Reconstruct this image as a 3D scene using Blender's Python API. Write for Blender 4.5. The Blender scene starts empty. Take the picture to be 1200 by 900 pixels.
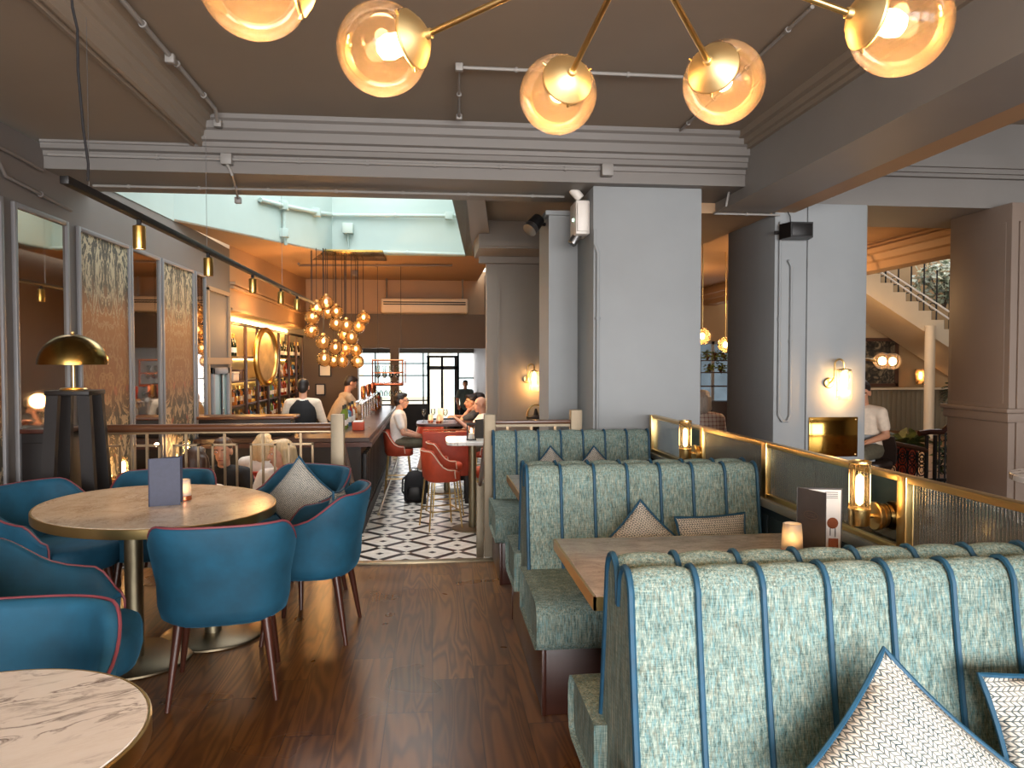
import bpy, bmesh, math, random
from mathutils import Vector, Matrix, Euler
random.seed(7)
PI = math.pi
SC = bpy.context.scene
COL = SC.collection
V = Vector
# ---------------------------------------------------------------- camera
F_PX, CAM_H = 880.0, 1.45
cam_d = bpy.data.cameras.new('camera'); cam = bpy.data.objects.new('camera', cam_d); COL.objects.link(cam)
cam_d.sensor_width = 36.0; cam_d.lens = F_PX/1200*36.0; cam_d.clip_start = .05; cam_d.clip_end = 200
cam.location = (0, 0, CAM_H); cam.rotation_euler = (math.radians(90-1.69), 0, math.radians(-6.1))
SC.camera = cam
CAMR = cam.rotation_euler.to_matrix()
def P(px, py, x=None, y=None, z=None):
    """point of the room seen at a pixel of the 1200x900 frame, on a plane x, y or z = const"""
    r = CAMR @ V(((px-600)/F_PX, -(py-450)/F_PX, -1))
    t = x/r.x if x is not None else (y/r.y if y is not None else (z-CAM_H)/r.z)
    return V((r.x*t, r.y*t, CAM_H+r.z*t))
# ---------------------------------------------------------------- materials
def S(r, g, b, a=1):
    f = lambda c: (c/255/12.92) if c/255 <= .04045 else ((c/255+.055)/1.055)**2.4
    return (f(r), f(g), f(b), a)
class N:
    """small node tree builder"""
    def __init__(s, name):
        s.m = bpy.data.materials.new(name); s.m.use_nodes = True
        s.t = s.m.node_tree; s.b = s.t.nodes['Principled BSDF']; s.out = s.t.nodes['Material Output']
        s.tc = None
    def n(s, typ, **kw):
        nd = s.t.nodes.new(typ)
        for k, v in kw.items(): setattr(nd, k, v)
        return nd
    def l(s, a, b): s.t.links.new(a, b)
    def obj(s):
        if not s.tc: s.tc = s.n('ShaderNodeTexCoord')
        return s.tc.outputs['Object']
    def world(s):
        return s.n('ShaderNodeNewGeometry').outputs['Position']
    def mapping(s, vec, scale=(1,1,1), loc=(0,0,0), rot=(0,0,0)):
        m = s.n('ShaderNodeMapping'); s.l(vec, m.inputs['Vector'])
        m.inputs['Scale'].default_value = scale; m.inputs['Location'].default_value = loc; m.inputs['Rotation'].default_value = rot
        return m.outputs['Vector']
    def noise(s, vec, scale=5, detail=3, rough=.55, dist=0):
        t = s.n('ShaderNodeTexNoise'); s.l(vec, t.inputs['Vector'])
        t.inputs['Scale'].default_value = scale; t.inputs['Detail'].default_value = detail
        t.inputs['Roughness'].default_value = rough; t.inputs['Distortion'].default_value = dist
        return t.outputs['Fac']
    def ramp(s, fac, stops, const=False):
        r = s.n('ShaderNodeValToRGB'); s.l(fac, r.inputs['Fac']); e = r.color_ramp.elements
        if const: r.color_ramp.interpolation = 'CONSTANT'
        while len(e) < len(stops): e.new(.5)
        for i, (p, c) in enumerate(stops): e[i].position = p; e[i].color = c
        return r.outputs['Color']
    def mix(s, fac, a, b, mode='MIX'):
        m = s.n('ShaderNodeMix', data_type='RGBA', blend_type=mode)
        for sock, v in ((m.inputs[0], fac), (m.inputs[6], a), (m.inputs[7], b)):
            if hasattr(v, 'is_linked'): s.l(v, sock)
            else: sock.default_value = v
        return m.outputs[2]
    def math(s, op, a, b=None, c=None, clamp=False):
        m = s.n('ShaderNodeMath', operation=op); m.use_clamp = clamp
        for i, v in enumerate((a, b, c)):
            if v is None: continue
            if hasattr(v, 'is_linked'): s.l(v, m.inputs[i])
            else: m.inputs[i].default_value = v
        return m.outputs[0]
    def sep(s, vec):
        x = s.n('ShaderNodeSeparateXYZ'); s.l(vec, x.inputs[0]); return x.outputs
    def comb(s, x, y, z):
        c = s.n('ShaderNodeCombineXYZ')
        for i, v in enumerate((x, y, z)):
            if hasattr(v, 'is_linked'): s.l(v, c.inputs[i])
            else: c.inputs[i].default_value = v
        return c.outputs[0]
    def bump(s, h, strength=.2, dist=.01):
        b = s.n('ShaderNodeBump'); b.inputs['Strength'].default_value = strength; b.inputs['Distance'].default_value = dist
        s.l(h, b.inputs['Height']); s.l(b.outputs['Normal'], s.b.inputs['Normal'])
    def set(s, **kw):
        for k, v in kw.items():
            sock = s.b.inputs[k.replace('_', ' ')]
            if hasattr(v, 'is_linked'): s.l(v, sock)
            else: sock.default_value = v
        return s.m
MATS = {}
def pm(name, rgb, rough=.5, metal=0, var=.12, scale=8, bump=0, stretch=(1,1,1), **kw):
    """plain painted / cast / woven surface with a little procedural unevenness"""
    if name in MATS: return MATS[name]
    n = N(name); c = S(*rgb)
    f = n.noise(n.mapping(n.obj(), stretch), scale, 4)
    d = tuple(x*(1-var) for x in c[:3])+(1,); h = tuple(min(1, x*(1+var)) for x in c[:3])+(1,)
    n.set(Base_Color=n.ramp(f, [(.3, d), (.7, h)]), Metallic=metal)
    n.set(Roughness=n.math('MULTIPLY_ADD', f, .12, rough-.06, clamp=True))
    if bump: n.bump(f, bump, .004)
    for k, v in kw.items(): n.set(**{k: v})
    MATS[name] = n.m
    return n.m
def emit(name, rgb, strength):
    if name in MATS: return MATS[name]
    n = N(name); f = n.noise(n.obj(), 6, 1)
    c = S(*rgb); d = tuple(x*.9 for x in c[:3])+(1,)
    n.set(Base_Color=c, Emission_Color=n.ramp(f, [(.3, d), (.7, c)]), Emission_Strength=strength)
    MATS[name] = n.m; return n.m
# ---------------------------------------------------------------- meshes
def frame(p0, p1):
    d = (V(p1)-V(p0)); L = d.length
    q = d.to_track_quat('Z', 'Y') if L > 1e-9 else Euler((0,0,0)).to_quaternion()
    return Matrix.Translation(V(p0)) @ q.to_matrix().to_4x4(), L
class MB:
    def __init__(s): s.bm = bmesh.new()
    def box(s, x0, x1, y0, y1, z0, z1, bev=0, M=None, seg=2):
        c = [V((x, y, z)) for x in (x0, x1) for y in (y0, y1) for z in (z0, z1)]
        if M is not None: c = [M @ p for p in c]
        v = [s.bm.verts.new(p) for p in c]
        fs = [s.bm.faces.new([v[i] for i in f]) for f in ((0,1,3,2),(4,6,7,5),(0,4,5,1),(2,3,7,6),(0,2,6,4),(1,5,7,3))]
        if bev:
            es = {e for f in fs for e in f.edges}
            bmesh.ops.bevel(s.bm, geom=list(es), offset=bev, segments=seg, affect='EDGES', profile=.5, clamp_overlap=True)
        return s
    def cbox(s, c, size, bev=0, rz=0, M=None, seg=2):
        T = Matrix.Translation(V(c)) @ (Matrix.Rotation(rz, 4, 'Z') if M is None else M)
        a, b, d = size[0]/2, size[1]/2, size[2]/2
        return s.box(-a, a, -b, b, -d, d, bev, T, seg)
    def loft(s, rings, closed=True, caps=True):
        vr = [[s.bm.verts.new(p) for p in r] for r in rings]
        for a, b in zip(vr, vr[1:]):
            n = len(a)
            for i in range(n if closed else n-1):
                j = (i+1) % n
                try: s.bm.faces.new((a[i], a[j], b[j], b[i]))
                except ValueError: pass
        if caps and closed:
            s.bm.faces.new(vr[0][::-1]); s.bm.faces.new(vr[-1])
        return s
    def lathe(s, prof, seg=16, M=None, caps=True):
        rings = []
        for r, z in prof:
            ring = [V((r*math.cos(2*PI*i/seg), r*math.sin(2*PI*i/seg), z)) for i in range(seg)]
            rings.append([M @ p for p in ring] if M is not None else ring)
        return s.loft(rings, True, caps)
    def cyl(s, p0, p1, r0, r1=None, seg=12, caps=True):
        M, L = frame(p0, p1)
        return s.lathe([(r0, 0), (r0 if r1 is None else r1, L)], seg, M, caps)
    def tube(s, pts, r, seg=8, closed=False):
        pts = [V(p) for p in pts]; n = len(pts); rings = []; up = None
        for i in range(n):
            if closed: d = pts[(i+1) % n]-pts[i-1]
            else: d = pts[min(i+1, n-1)]-pts[max(i-1, 0)]
            if d.length < 1e-9: d = V((0,0,1))
            d.normalize()
            if up is None: up = d.orthogonal().normalized()
            up = (up - d*up.dot(d))
            up = up.normalized() if up.length > 1e-6 else d.orthogonal().normalized()
            w = d.cross(up); rr = r[i] if isinstance(r, (list, tuple)) else r
            rings.append([pts[i]+(up*math.cos(2*PI*k/seg)+w*math.sin(2*PI*k/seg))*rr for k in range(seg)])
        if closed: return s.loft(rings+[rings[0]], True, False)
        return s.loft(rings)
    def sph(s, c, r, u=16, v=10, M=None):
        if not isinstance(r, (tuple, list)): r = (r, r, r)
        T = Matrix.Translation(V(c)) @ (M if M is not None else Matrix()) @ Matrix.Diagonal((r[0], r[1], r[2], 1))
        bmesh.ops.create_uvsphere(s.bm, u_segments=u, v_segments=v, radius=1, matrix=T)
        return s
    def prism(s, poly, off):
        """polygon (3-D points) extruded by the vector off"""
        off = V(off); return s.loft([[V(p) for p in poly], [V(p)+off for p in poly]])
    def cap(s, a, b, ra, rb, seg=10):
        """capsule, tapered"""
        M, L = frame(a, b); pr = []
        for k in range(5):
            t = k/4*PI/2; pr.append((max(1e-4, ra*math.sin(t)), -ra*math.cos(t)))
        for k in range(5):
            t = k/4*PI/2; pr.append((max(1e-4, rb*math.cos(t)), L+rb*math.sin(t)))
        return s.lathe(pr, seg, M)
    def build(s, name, mat, parent=None, sharp=35, w=True, weld=False):
        if weld: bmesh.ops.remove_doubles(s.bm, verts=s.bm.verts, dist=1e-5)
        bmesh.ops.recalc_face_normals(s.bm, faces=s.bm.faces)
        if parent is not None and w: bmesh.ops.transform(s.bm, matrix=mw(parent).inverted(), verts=s.bm.verts)
        lim = math.radians(sharp)
        for f in s.bm.faces: f.smooth = True
        for e in s.bm.edges:
            if len(e.link_faces) == 2 and e.calc_face_angle(0) > lim: e.smooth = False
        me = bpy.data.meshes.new(name); s.bm.to_mesh(me); s.bm.free()
        if isinstance(mat, str): mat = MATS[mat]
        me.materials.append(mat)
        o = bpy.data.objects.new(name, me); COL.objects.link(o)
        if parent is not None: o.parent = parent
        return o
def mw(o):
    m = Matrix.LocRotScale(o.location, o.rotation_euler, o.scale)
    return mw(o.parent) @ m if o.parent else m
def tag(o, label, cat, group=None, kind=None):
    if label: o['label'] = label
    if cat: o['category'] = cat
    if group: o['group'] = group
    if kind: o['kind'] = kind
    return o
def thing(name, label, cat, loc=(0,0,0), rz=0, group=None):
    o = bpy.data.objects.new(name, None); COL.objects.link(o); o.empty_display_size = .1
    o.location = loc; o.rotation_euler = (0, 0, rz)
    return tag(o, label, cat, group)
def struct(name, mb, mat, sharp=35):
    o = mb.build(name, mat, sharp=sharp); o['kind'] = 'structure'; return o
KIDS = {}
def dup(root, loc=None, rz=None, label=None, group=None):
    def cp(o, par):
        c = o.copy(); COL.objects.link(c)
        if par: c.parent = par
        for ch in [x for x in list(o.children)]: cp(ch, c)
        return c
    r = cp(root, None)
    if loc is not None: r.location = loc
    if rz is not None: r.rotation_euler = (0, 0, rz)
    if label: r['label'] = label
    if group: r['group'] = group
    return r
def superellipse(a, b, n, e=4.0):
    out = []
    for i in range(n):
        t = 2*PI*i/n; c, s_ = math.cos(t), math.sin(t)
        out.append((a*abs(c)**(2/e)*(1 if c >= 0 else -1), b*abs(s_)**(2/e)*(1 if s_ >= 0 else -1)))
    return out
def smooth(a, b, x):
    t = max(0, min(1, (x-a)/(b-a))); return t*t*(3-2*t)
# ---------------------------------------------------------------- shared materials
pm('brass', (222,190,128), .3, 1, .06, 5)
pm('brass_brushed', (150,140,116), .42, 1, .08, 30, 0, (1,1,.05))
pm('pewter', (120,108,88), .4, 1, .08, 30, 0, (1,1,.05))
pm('bronze_pale', (146,134,114), .55, .6, .06, 20)
pm('copper', (205,120,84), .25, 1, .08, 6)
pm('gold', (214,172,96), .3, 1, .1, 9)
pm('chrome', (210,208,204), .15, 1, .03, 6)
pm('steel', (150,150,150), .35, 1, .05, 12)
pm('black_metal', (22,20,20), .45, .3, .15, 14)
pm('black_plastic', (20,19,20), .4, 0, .15, 14)
pm('white_plastic', (222,216,208), .45, 0, .04, 9)
pm('dark_wood', (20,12,9), .52, 0, .3, 9, .05, (1,1,.12))
pm('walnut', (66,34,24), .32, 0, .3, 12, .04, (1,1,.1))
pm('rail_wood', (88,54,34), .3, 0, .25, 9, .03, (.1,1,1))
pm('plinth_wood', (62,32,22), .4, 0, .3, 8, .05, (.12,1,1))
pm('velvet', (16,76,102), .75, 0, .28, 7, .08, (1,1,1), Sheen_Weight=.28, Sheen_Roughness=.4, Sheen_Tint=S(70,150,190))
pm('piping_rose', (128,62,70), .5, 0, .12, 20)
pm('piping_teal', (26,78,106), .6, 0, .15, 30)
pm('wall_grey', (141,145,147), .62, 0, .05, 2.2, .03)
pm('wall_left_grey', (106,100,96), .6, 0, .06, 2, .03)
pm('trim_grey', (138,135,131), .5, 0, .05, 3)
pm('ceiling_paint', (142,130,116), .6, 0, .06, 1.4, .02)
pm('cornice_paint', (116,112,108), .55, 0, .05, 2)
pm('turquoise', (174,192,187), .6, 0, .04, 1.3)
pm('warm_wall', (174,140,106), .65, 0, .06, 1.5)
pm('umber_wall', (92,76,62), .6, 0, .08, 1.5)
pm('taupe_wall', (136,126,116), .6, 0, .06, 1.7)
pm('col_brown', (122,106,94), .55, 0, .06, 1.6)
pm('red_leather', (170,58,34), .5, 0, .16, 10, .04)
pm('terracotta', (186,72,44), .6, 0, .14, 9)
pm('skin', (214,160,132), .55, 0, .06, 20, 0, (1,1,1), Subsurface_Weight=.1)
pm('skin_tan', (196,140,108), .55, 0, .06, 20, 0, (1,1,1), Subsurface_Weight=.1)
pm('hair_dark', (34,24,20), .5, 0, .3, 60, .2, (1,1,.2))
pm('hair_brown', (70,48,36), .5, 0, .3, 60, .2, (1,1,.2))
pm('hair_blonde', (206,178,136), .5, 0, .2, 60, .2, (1,1,.2))
pm('hair_grey', (190,180,168), .5, 0, .2, 60, .2, (1,1,.2))
pm('cloth_white', (226,220,214), .8, 0, .06, 25, .1)
pm('cloth_black', (24,23,26), .8, 0, .2, 25, .1)
pm('cloth_charcoal', (62,62,62), .8, 0, .15, 25, .1)
pm('cloth_khaki', (96,90,72), .8, 0, .15, 25, .1)
pm('cloth_cream', (226,206,184), .8, 0, .08, 25, .1)
pm('cloth_beige', (176,152,124), .8, 0, .1, 25, .1)
pm('eye_white', (230,226,220), .3, 0, .03, 20)
pm('eye_dark', (30,20,16), .2, 0, .2, 20)
pm('lips', (168,92,84), .5, 0, .08, 20)
pm('paper', (236,232,226), .7, 0, .03, 8)
pm('menu_grey', (58,62,82), .6, 0, .12, 40, .05)
pm('menu_charcoal', (66,62,62), .6, 0, .12, 40, .05)
pm('frosted', (240,226,206), .5, 0, .04, 9, 0, (1,1,1), Transmission_Weight=.0, Subsurface_Weight=.5)
emit('bulb', (255,216,160), 30)
emit('bulb_soft', (255,212,150), 6)
emit('candle_glow', (255,200,120), 30)
def glass(name, rgb, trans=.7, tl=.2, gloss_rough=.03, matte=0, fmul=1):
    """thin blown glass: clear part, hazy part that the bulb lights from inside, and a surface reflection"""
    n = N(name); c = S(*rgb)
    t = n.n('ShaderNodeBsdfTransparent'); t.inputs['Color'].default_value = tuple(x**.5 for x in c[:3])+(1,)
    d = n.n('ShaderNodeBsdfTranslucent')
    f = n.noise(n.obj(), 16, 3)
    n.l(n.ramp(f, [(.3, tuple(x*.8 for x in c[:3])+(1,)), (.7, c)]), d.inputs['Color'])
    g = n.n('ShaderNodeBsdfGlossy'); g.inputs['Roughness'].default_value = gloss_rough
    m1 = n.n('ShaderNodeMixShader'); m1.inputs[0].default_value = tl/(tl+trans); n.l(t.outputs[0], m1.inputs[1]); n.l(d.outputs[0], m1.inputs[2])
    fr = n.n('ShaderNodeFresnel'); fr.inputs['IOR'].default_value = 1.45
    m2 = n.n('ShaderNodeMixShader'); n.l(n.math('MULTIPLY', fr.outputs[0], fmul), m2.inputs[0]); n.l(m1.outputs[0], m2.inputs[1]); n.l(g.outputs[0], m2.inputs[2])
    if matte:      # sand-blasted surface: part of it simply scatters the room light
        df = n.n('ShaderNodeBsdfDiffuse'); df.inputs['Color'].default_value = c
        m3 = n.n('ShaderNodeMixShader'); m3.inputs[0].default_value = matte; n.l(m2.outputs[0], m3.inputs[1]); n.l(df.outputs[0], m3.inputs[2]); m2 = m3
    n.l(m2.outputs[0], n.out.inputs['Surface'])
    MATS[name] = n.m; return n.m
pm('brass_cap', (232,206,150), .48, 1, .05, 5)
glass('globe_glass', (236,206,176), .955, .045, .03, 0, .6)
glass('amber_glass', (250,206,150), .66, .34)
glass('clear_glass', (236,240,236), .93, .07)
glass('pane_glass', (222,230,230), .93, .07, .05, 0, .45)
glass('frost_glass', (252,244,236), .25, .75, .3, .35)
def bottle_glass(name, rgb):
    return pm(name, rgb, .12, 0, .15, 12, Specular_IOR_Level=.7)
# mirror
pm('mirror', (190,180,168), .04, 1, .02, 1)
pm('mirror_bronze', (110,104,92), .1, 1, .04, 1)

def point(name, loc, power, col=(255,180,100), r=.05):
    l = bpy.data.lights.new(name, 'POINT'); l.energy = power; l.color = S(*col)[:3]; l.shadow_soft_size = r
    o = bpy.data.objects.new(name, l); COL.objects.link(o); o.location = loc; return o
def area(name, loc, target, sx, sy, power, col):
    l = bpy.data.lights.new(name, 'AREA'); l.shape = 'RECTANGLE'; l.size = sx; l.size_y = sy; l.energy = power; l.color = S(*col)[:3]
    o = bpy.data.objects.new(name, l); COL.objects.link(o); o.location = loc
    o.rotation_euler = (V(target)-V(loc)).to_track_quat('-Z', 'Y').to_euler(); return o
def spot(name, loc, target, power, col, ang=50, blend=.6, r=.03):
    l = bpy.data.lights.new(name, 'SPOT'); l.energy = power; l.color = S(*col)[:3]; l.spot_size = math.radians(ang); l.spot_blend = blend; l.shadow_soft_size = r
    o = bpy.data.objects.new(name, l); COL.objects.link(o); o.location = loc
    o.rotation_euler = (V(target)-V(loc)).to_track_quat('-Z', 'Y').to_euler(); return o
# ================================================================ THE SETTING
LOW = -.5
# ---- floor materials
def mk_wood():
    n = N('floor_oak'); p = n.world(); x, y, z = n.sep(p)
    w = .19
    row = n.math('FLOOR', n.math('DIVIDE', x, w))
    h = n.math('FRACT', n.math('MULTIPLY', n.math('SINE', n.math('MULTIPLY', row, 12.9898)), 43758.5453))
    yy = n.math('ADD', n.math('DIVIDE', y, 1.7), n.math('MULTIPLY', h, 3.1))
    col_ = n.math('FLOOR', yy)
    h2 = n.math('FRACT', n.math('MULTIPLY', n.math('SINE', n.math('ADD', n.math('MULTIPLY', row, 7.13), n.math('MULTIPLY', col_, 3.71))), 9758.545))
    v = n.comb(n.math('MULTIPLY', x, 9), n.math('MULTIPLY', y, .9), n.math('MULTIPLY', h2, 31))
    g = n.noise(v, 1.1, 1.5, .45, .7)
    rings = n.math('SINE', n.math('MULTIPLY', g, 52))
    fine = n.noise(n.comb(n.math('MULTIPLY', x, 70), n.math('MULTIPLY', y, 3), h2), 1, 2)
    base = n.ramp(h2, [(0, S(116,74,34)), (.5, S(138,90,44)), (1, S(160,108,56))])
    c = n.mix(n.math('MULTIPLY', n.math('MULTIPLY_ADD', rings, .5, .5), .62), base, S(62,34,14))
    c = n.mix(n.math('MULTIPLY', fine, .35), c, S(60,32,14))
    big = n.noise(p, 1.6, 4)
    c = n.mix(n.math('MULTIPLY', big, .3), c, S(66,38,18))
    fx = n.math('ABSOLUTE', n.math('SUBTRACT', n.math('FRACT', n.math('DIVIDE', x, w)), .5))
    fy = n.math('ABSOLUTE', n.math('SUBTRACT', n.math('FRACT', yy), .5))
    seam = n.math('MAXIMUM', n.math('GREATER_THAN', fx, .49), n.math('GREATER_THAN', fy, .4985))
    c = n.mix(n.math('MULTIPLY', seam, .6), c, S(22,12,8))
    n.set(Base_Color=c, Specular_IOR_Level=.38, Roughness=n.math('MULTIPLY_ADD', n.noise(p, 2.5, 2), .2, .2))
    n.bump(n.math('SUBTRACT', 1, seam), .15, .002)
    MATS['floor_oak'] = n.m
mk_wood()
def mk_tile():
    n = N('floor_lozenge_tile'); p = n.world(); x, y, z = n.sep(p)
    a = .53
    u = n.math('ADD', n.math('DIVIDE', x, a), n.math('DIVIDE', y, a)); v = n.math('SUBTRACT', n.math('DIVIDE', x, a), n.math('DIVIDE', y, a))
    fu = n.math('ABSOLUTE', n.math('SUBTRACT', n.math('FRACT', u), .5)); fv = n.math('ABSOLUTE', n.math('SUBTRACT', n.math('FRACT', v), .5))
    bu = n.math('GREATER_THAN', fu, .405); bv = n.math('GREATER_THAN', fv, .405)
    xor = n.math('ABSOLUTE', n.math('SUBTRACT', bu, bv))
    cen = n.math('LESS_THAN', n.math('MAXIMUM', fu, fv), .085)
    blk = n.math('MAXIMUM', xor, cen)
    gr = n.noise(p, 14, 4)
    wht = n.ramp(gr, [(.3, S(214,206,194)), (.7, S(236,230,220))]); dk = n.ramp(gr, [(.3, S(24,21,20)), (.7, S(40,36,34))])
    n.set(Base_Color=n.mix(blk, wht, dk), Roughness=n.math('MULTIPLY_ADD', gr, .15, .25))
    MATS['floor_tile'] = n.m
mk_tile()
# ---- floors and steps
struct('floor', MB().box(-2.64, 12.5, -5.3, 5.47, -.12, 0), 'floor_oak')
struct('floor_lobby', MB().box(1.76, 12.5, 5.47, 15, -.12, 0), 'floor_oak')
struct('floor_bar', MB().box(-3.3, 1.75, 5.48, 24, LOW-.1, LOW), 'floor_tile')
m = MB()
m.box(-.62, .42, 5.47, 5.76, LOW, -.167).box(-.62, .42, 5.76, 6.05, LOW, -.333)
struct('trim_steps', m, 'floor_tile')
struct('trim_nosing', MB().box(-.66, .46, 5.40, 5.475, -.02, .012, .003), 'pewter')
struct('wall_fascia', MB().box(-2.64, -.66, 5.44, 5.50, LOW, -.0), 'dark_wood').location.z = -.001
struct('wall_plinth_bar', MB().box(.46, 1.75, 5.475, 5.50, LOW, -.001), 'dark_wood')
# ---- left wall
m = MB(); m.box(-2.82, -2.64, -5.3, 10.26, LOW, 2.93); struct('wall_left', m, 'wall_left_grey')
m = MB()                                             # pier panel moulding beside the niche
m.box(-2.64, -2.615, 9.2, 9.26, LOW, 2.33).box(-2.64, -2.615, 10.14, 10.2, LOW, 2.33).box(-2.64, -2.615, 9.2, 10.2, 2.3, 2.35)
m.box(-2.64, -2.61, 9.16, 10.24, 1.42, 1.5)
struct('trim_1', m, 'warm_wall')
m = MB(); m.box(-3.25, -2.64, 10.26, 16.3, 2.13, 3.35).box(-3.3, -3.08, 10.26, 16.3, LOW, 2.2).box(-3.25, -2.64, 10.2, 10.26, LOW, 2.2)
struct('wall_bar', m, 'warm_wall')
m = MB()
for z, d in ((2.42, .05), (2.47, .07), (2.13, .03)): m.box(-2.64, -2.64+d, 10.26, 16.2, z, z+.035)
struct('trim_2', m, 'warm_wall')
# ---- ceilings
struct('ceiling', MB().box(-1.5, 2.6, -5.3, 5.5, 3.15, 3.25), 'ceiling_paint')
struct('ceiling_left', MB().box(-2.82, -1.62, -5.3, 5.6, 2.96, 3.25), 'ceiling_paint')
prof = [(-1.66,2.97),(-1.655,2.945),(-1.63,2.94),(-1.625,2.955),(-1.60,2.955),(-1.595,2.94),(-1.575,2.945),(-1.57,3.0),(-1.555,3.01),(-1.55,3.045),(-1.535,3.05),(-1.53,3.10),(-1.50,3.11),(-1.495,3.135),(-1.455,3.15),(-1.455,3.24),(-1.66,3.24)]
struct('trim_cornice_left', MB().prism([(x, -5.3, z) for x, z in prof], (0, 10.85, 0)), 'ceiling_paint', 20)
# front cornice on the cross beam
prof = [(5.36,3.16),(5.365,3.12),(5.385,3.105),(5.39,3.06),(5.41,3.045),(5.415,2.985),(5.44,2.975),(5.445,2.945),(5.455,2.94),(5.455,2.905),(5.485,2.895),(5.49,2.865),(5.50,2.86),(5.50,2.775),(6.2,2.775),(6.2,3.3),(5.36,3.3)]
struct('trim_cornice', MB().prism([(-2.64, y, z) for y, z in prof], (5.0, 0, 0)), 'cornice_paint', 20)
# right hand beam running towards us and the strip beside it
m = MB(); m.box(2.36, 2.82, -5.3, 6.1, 2.69, 3.3); struct('beam_right', m, 'trim_grey')
struct('beam_strip', MB().box(2.82, 3.03, -5.3, 6.05, 2.70, 3.3), 'warm_wall')
m = MB()
for i, (w_, z) in enumerate(((.10, 3.10), (.06, 3.06), (.03, 3.03))): m.box(2.36-w_, 2.36, -5.3, 5.4, z, 3.15)
struct('trim_3', m, 'ceiling_paint')
# ---- soffits beyond
m = MB(); m.box(2.06, 2.86, 6.1, 8.4, 2.69, 2.9); struct('soffit', m, 'warm_wall')
# columns
m = MB(); m.box(1.214, 2.06, 5.6, 6.3, LOW, 2.775, .006)
m.box(1.214, 1.235, 5.585, 5.6, LOW, 2.45, .004)
struct('column_1', m, 'wall_grey')
m = MB(); m.box(.97, 1.238, 6.2, 6.75, LOW, 2.69).box(.94, 1.24, 6.17, 6.75, 2.665, 2.70); struct('pier', m, 'wall_grey')
m = MB(); m.box(2.86, 3.68, 6.05, 7.05, 0, 2.775, .006).box(3.14, 3.66, 6.03, 6.05, 0, 2.775, .005); struct('column_2', m, 'wall_grey')
m = MB(); m.box(4.80, 5.7, 5.8, 6.55, 0, 2.775, .006).box(4.86, 5.7, 5.78, 5.8, .0, 2.62, .008).box(4.795, 4.80, 5.86, 6.5, 1.1, 2.62, .002).box(4.755, 5.7, 5.76, 6.6, 1.02, 1.06, .01).box(4.775, 5.7, 5.775, 6.58, .94, 1.02, .01)
struct('column_3', m, 'col_brown')
m = MB(); m.box(3.03, 12.6, 6.05, 7.0, 2.775, 5.2)
for d, z0, z1 in ((.05, 3.02, 3.05), (.08, 3.05, 3.09), (.11, 3.09, 3.2)): m.box(3.03, 12.6, 6.05-d, 6.05, z0, z1)
struct('beam_cross_right', m, 'cornice_paint')
struct('ceiling_right', MB().box(3.03, 12.6, -5.3, 6.1, 3.5, 3.6), 'ceiling_paint')
# ---- lobby shell on the right
struct('ceiling_lobby', MB().box(2.06, 5.6, 7.0, 15, 2.96, 3.1), 'warm_wall')
prof = [(5.55,3.0),(5.55,2.93),(5.50,2.92),(5.50,2.87),(5.44,2.86),(5.44,2.80),(5.50,2.79),(5.52,2.72),(5.56,2.70),(5.57,2.61),(5.8,2.61),(5.8,3.0)]
prof = [(x, z) for x, z in prof]
struct('trim_cornice_lobby', MB().prism([(x, 7.0, z) for x, z in prof], (0, 8, 0)), 'warm_wall', 20)
struct('ceiling_stairwell', MB().box(5.6, 12.7, 6.9, 15.2, 5.1, 5.2), 'trim_grey')
m = MB(); wa = P(815, 478, y=15.0); wb = P(858, 400, y=15.0)
m.box(1.9, wa.x, 15.0, 15.2, 0, 5.2).box(wb.x, 12.7, 15.0, 15.2, 0, 5.2).box(wa.x, wb.x, 15.0, 15.2, 0, wa.z).box(wa.x, wb.x, 15.0, 15.2, wb.z, 5.2); struct('wall_lobby', m, pm('lobby_ochre', (146,116,78), .6, 0, .05, 1.5))
m = MB(); xm = (wa.x+wb.x)/2
m.box(wa.x, wb.x, 15.05, 15.1, wb.z-.06, wb.z).box(xm-.03, xm+.03, 15.05, 15.1, wa.z, wb.z).box(wa.x, wb.x, 15.05, 15.1, wa.z, wa.z+.05).box(wa.x, wa.x+.05, 15.05, 15.1, wa.z, wb.z).box(wb.x-.05, wb.x, 15.05, 15.1, wa.z, wb.z); struct('window_7', m, 'trim_grey')
struct('wall_right', MB().box(12.5, 12.7, -5.3, 15.2, 0, 5.2), 'taupe_wall')
# ---- skylight well
def slope(y): return 2.775+.066*(y-6.2)
A = V((-2.632, 8.1, slope(8.1))); B = V((-1.57, 12.25, slope(12.25))); C = V((.55, 12.3, slope(12.3))); D = V((.17, 6.2, 2.775)); E0 = V((-2.632, 6.2, 2.86))
up = V((0, 0, 2.1))
def slab(pts, th):     # wall through consecutive floor points, thickness along th
    m = MB()
    for p, q in zip(pts, pts[1:]): m.loft([[p, q, q+up, p+up], [p+th, q+th, q+up+th, p+up+th]])
    return m
m = MB()
for p, q, th in ((E0, A, V((-.1,0,0))), (A, B, V((-.1,.05,0))), (B, C, V((0,.12,0))), (C, D, V((.12,0,0)))):
    m.loft([[p, q, q+up, p+up], [p+th, q+th, q+up+th, p+up+th]])
m.box(-2.7, .4, 6.1, 6.2, 3.3, 4.9)
struct('wall_skylight', m, 'turquoise')
m = MB()
for i in range(4): m.box(-2.6+i*.95, -2.54+i*.95, 6.2, 12.3, 4.86, 4.92)
struct('window_skylight', m, 'trim_grey')
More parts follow.
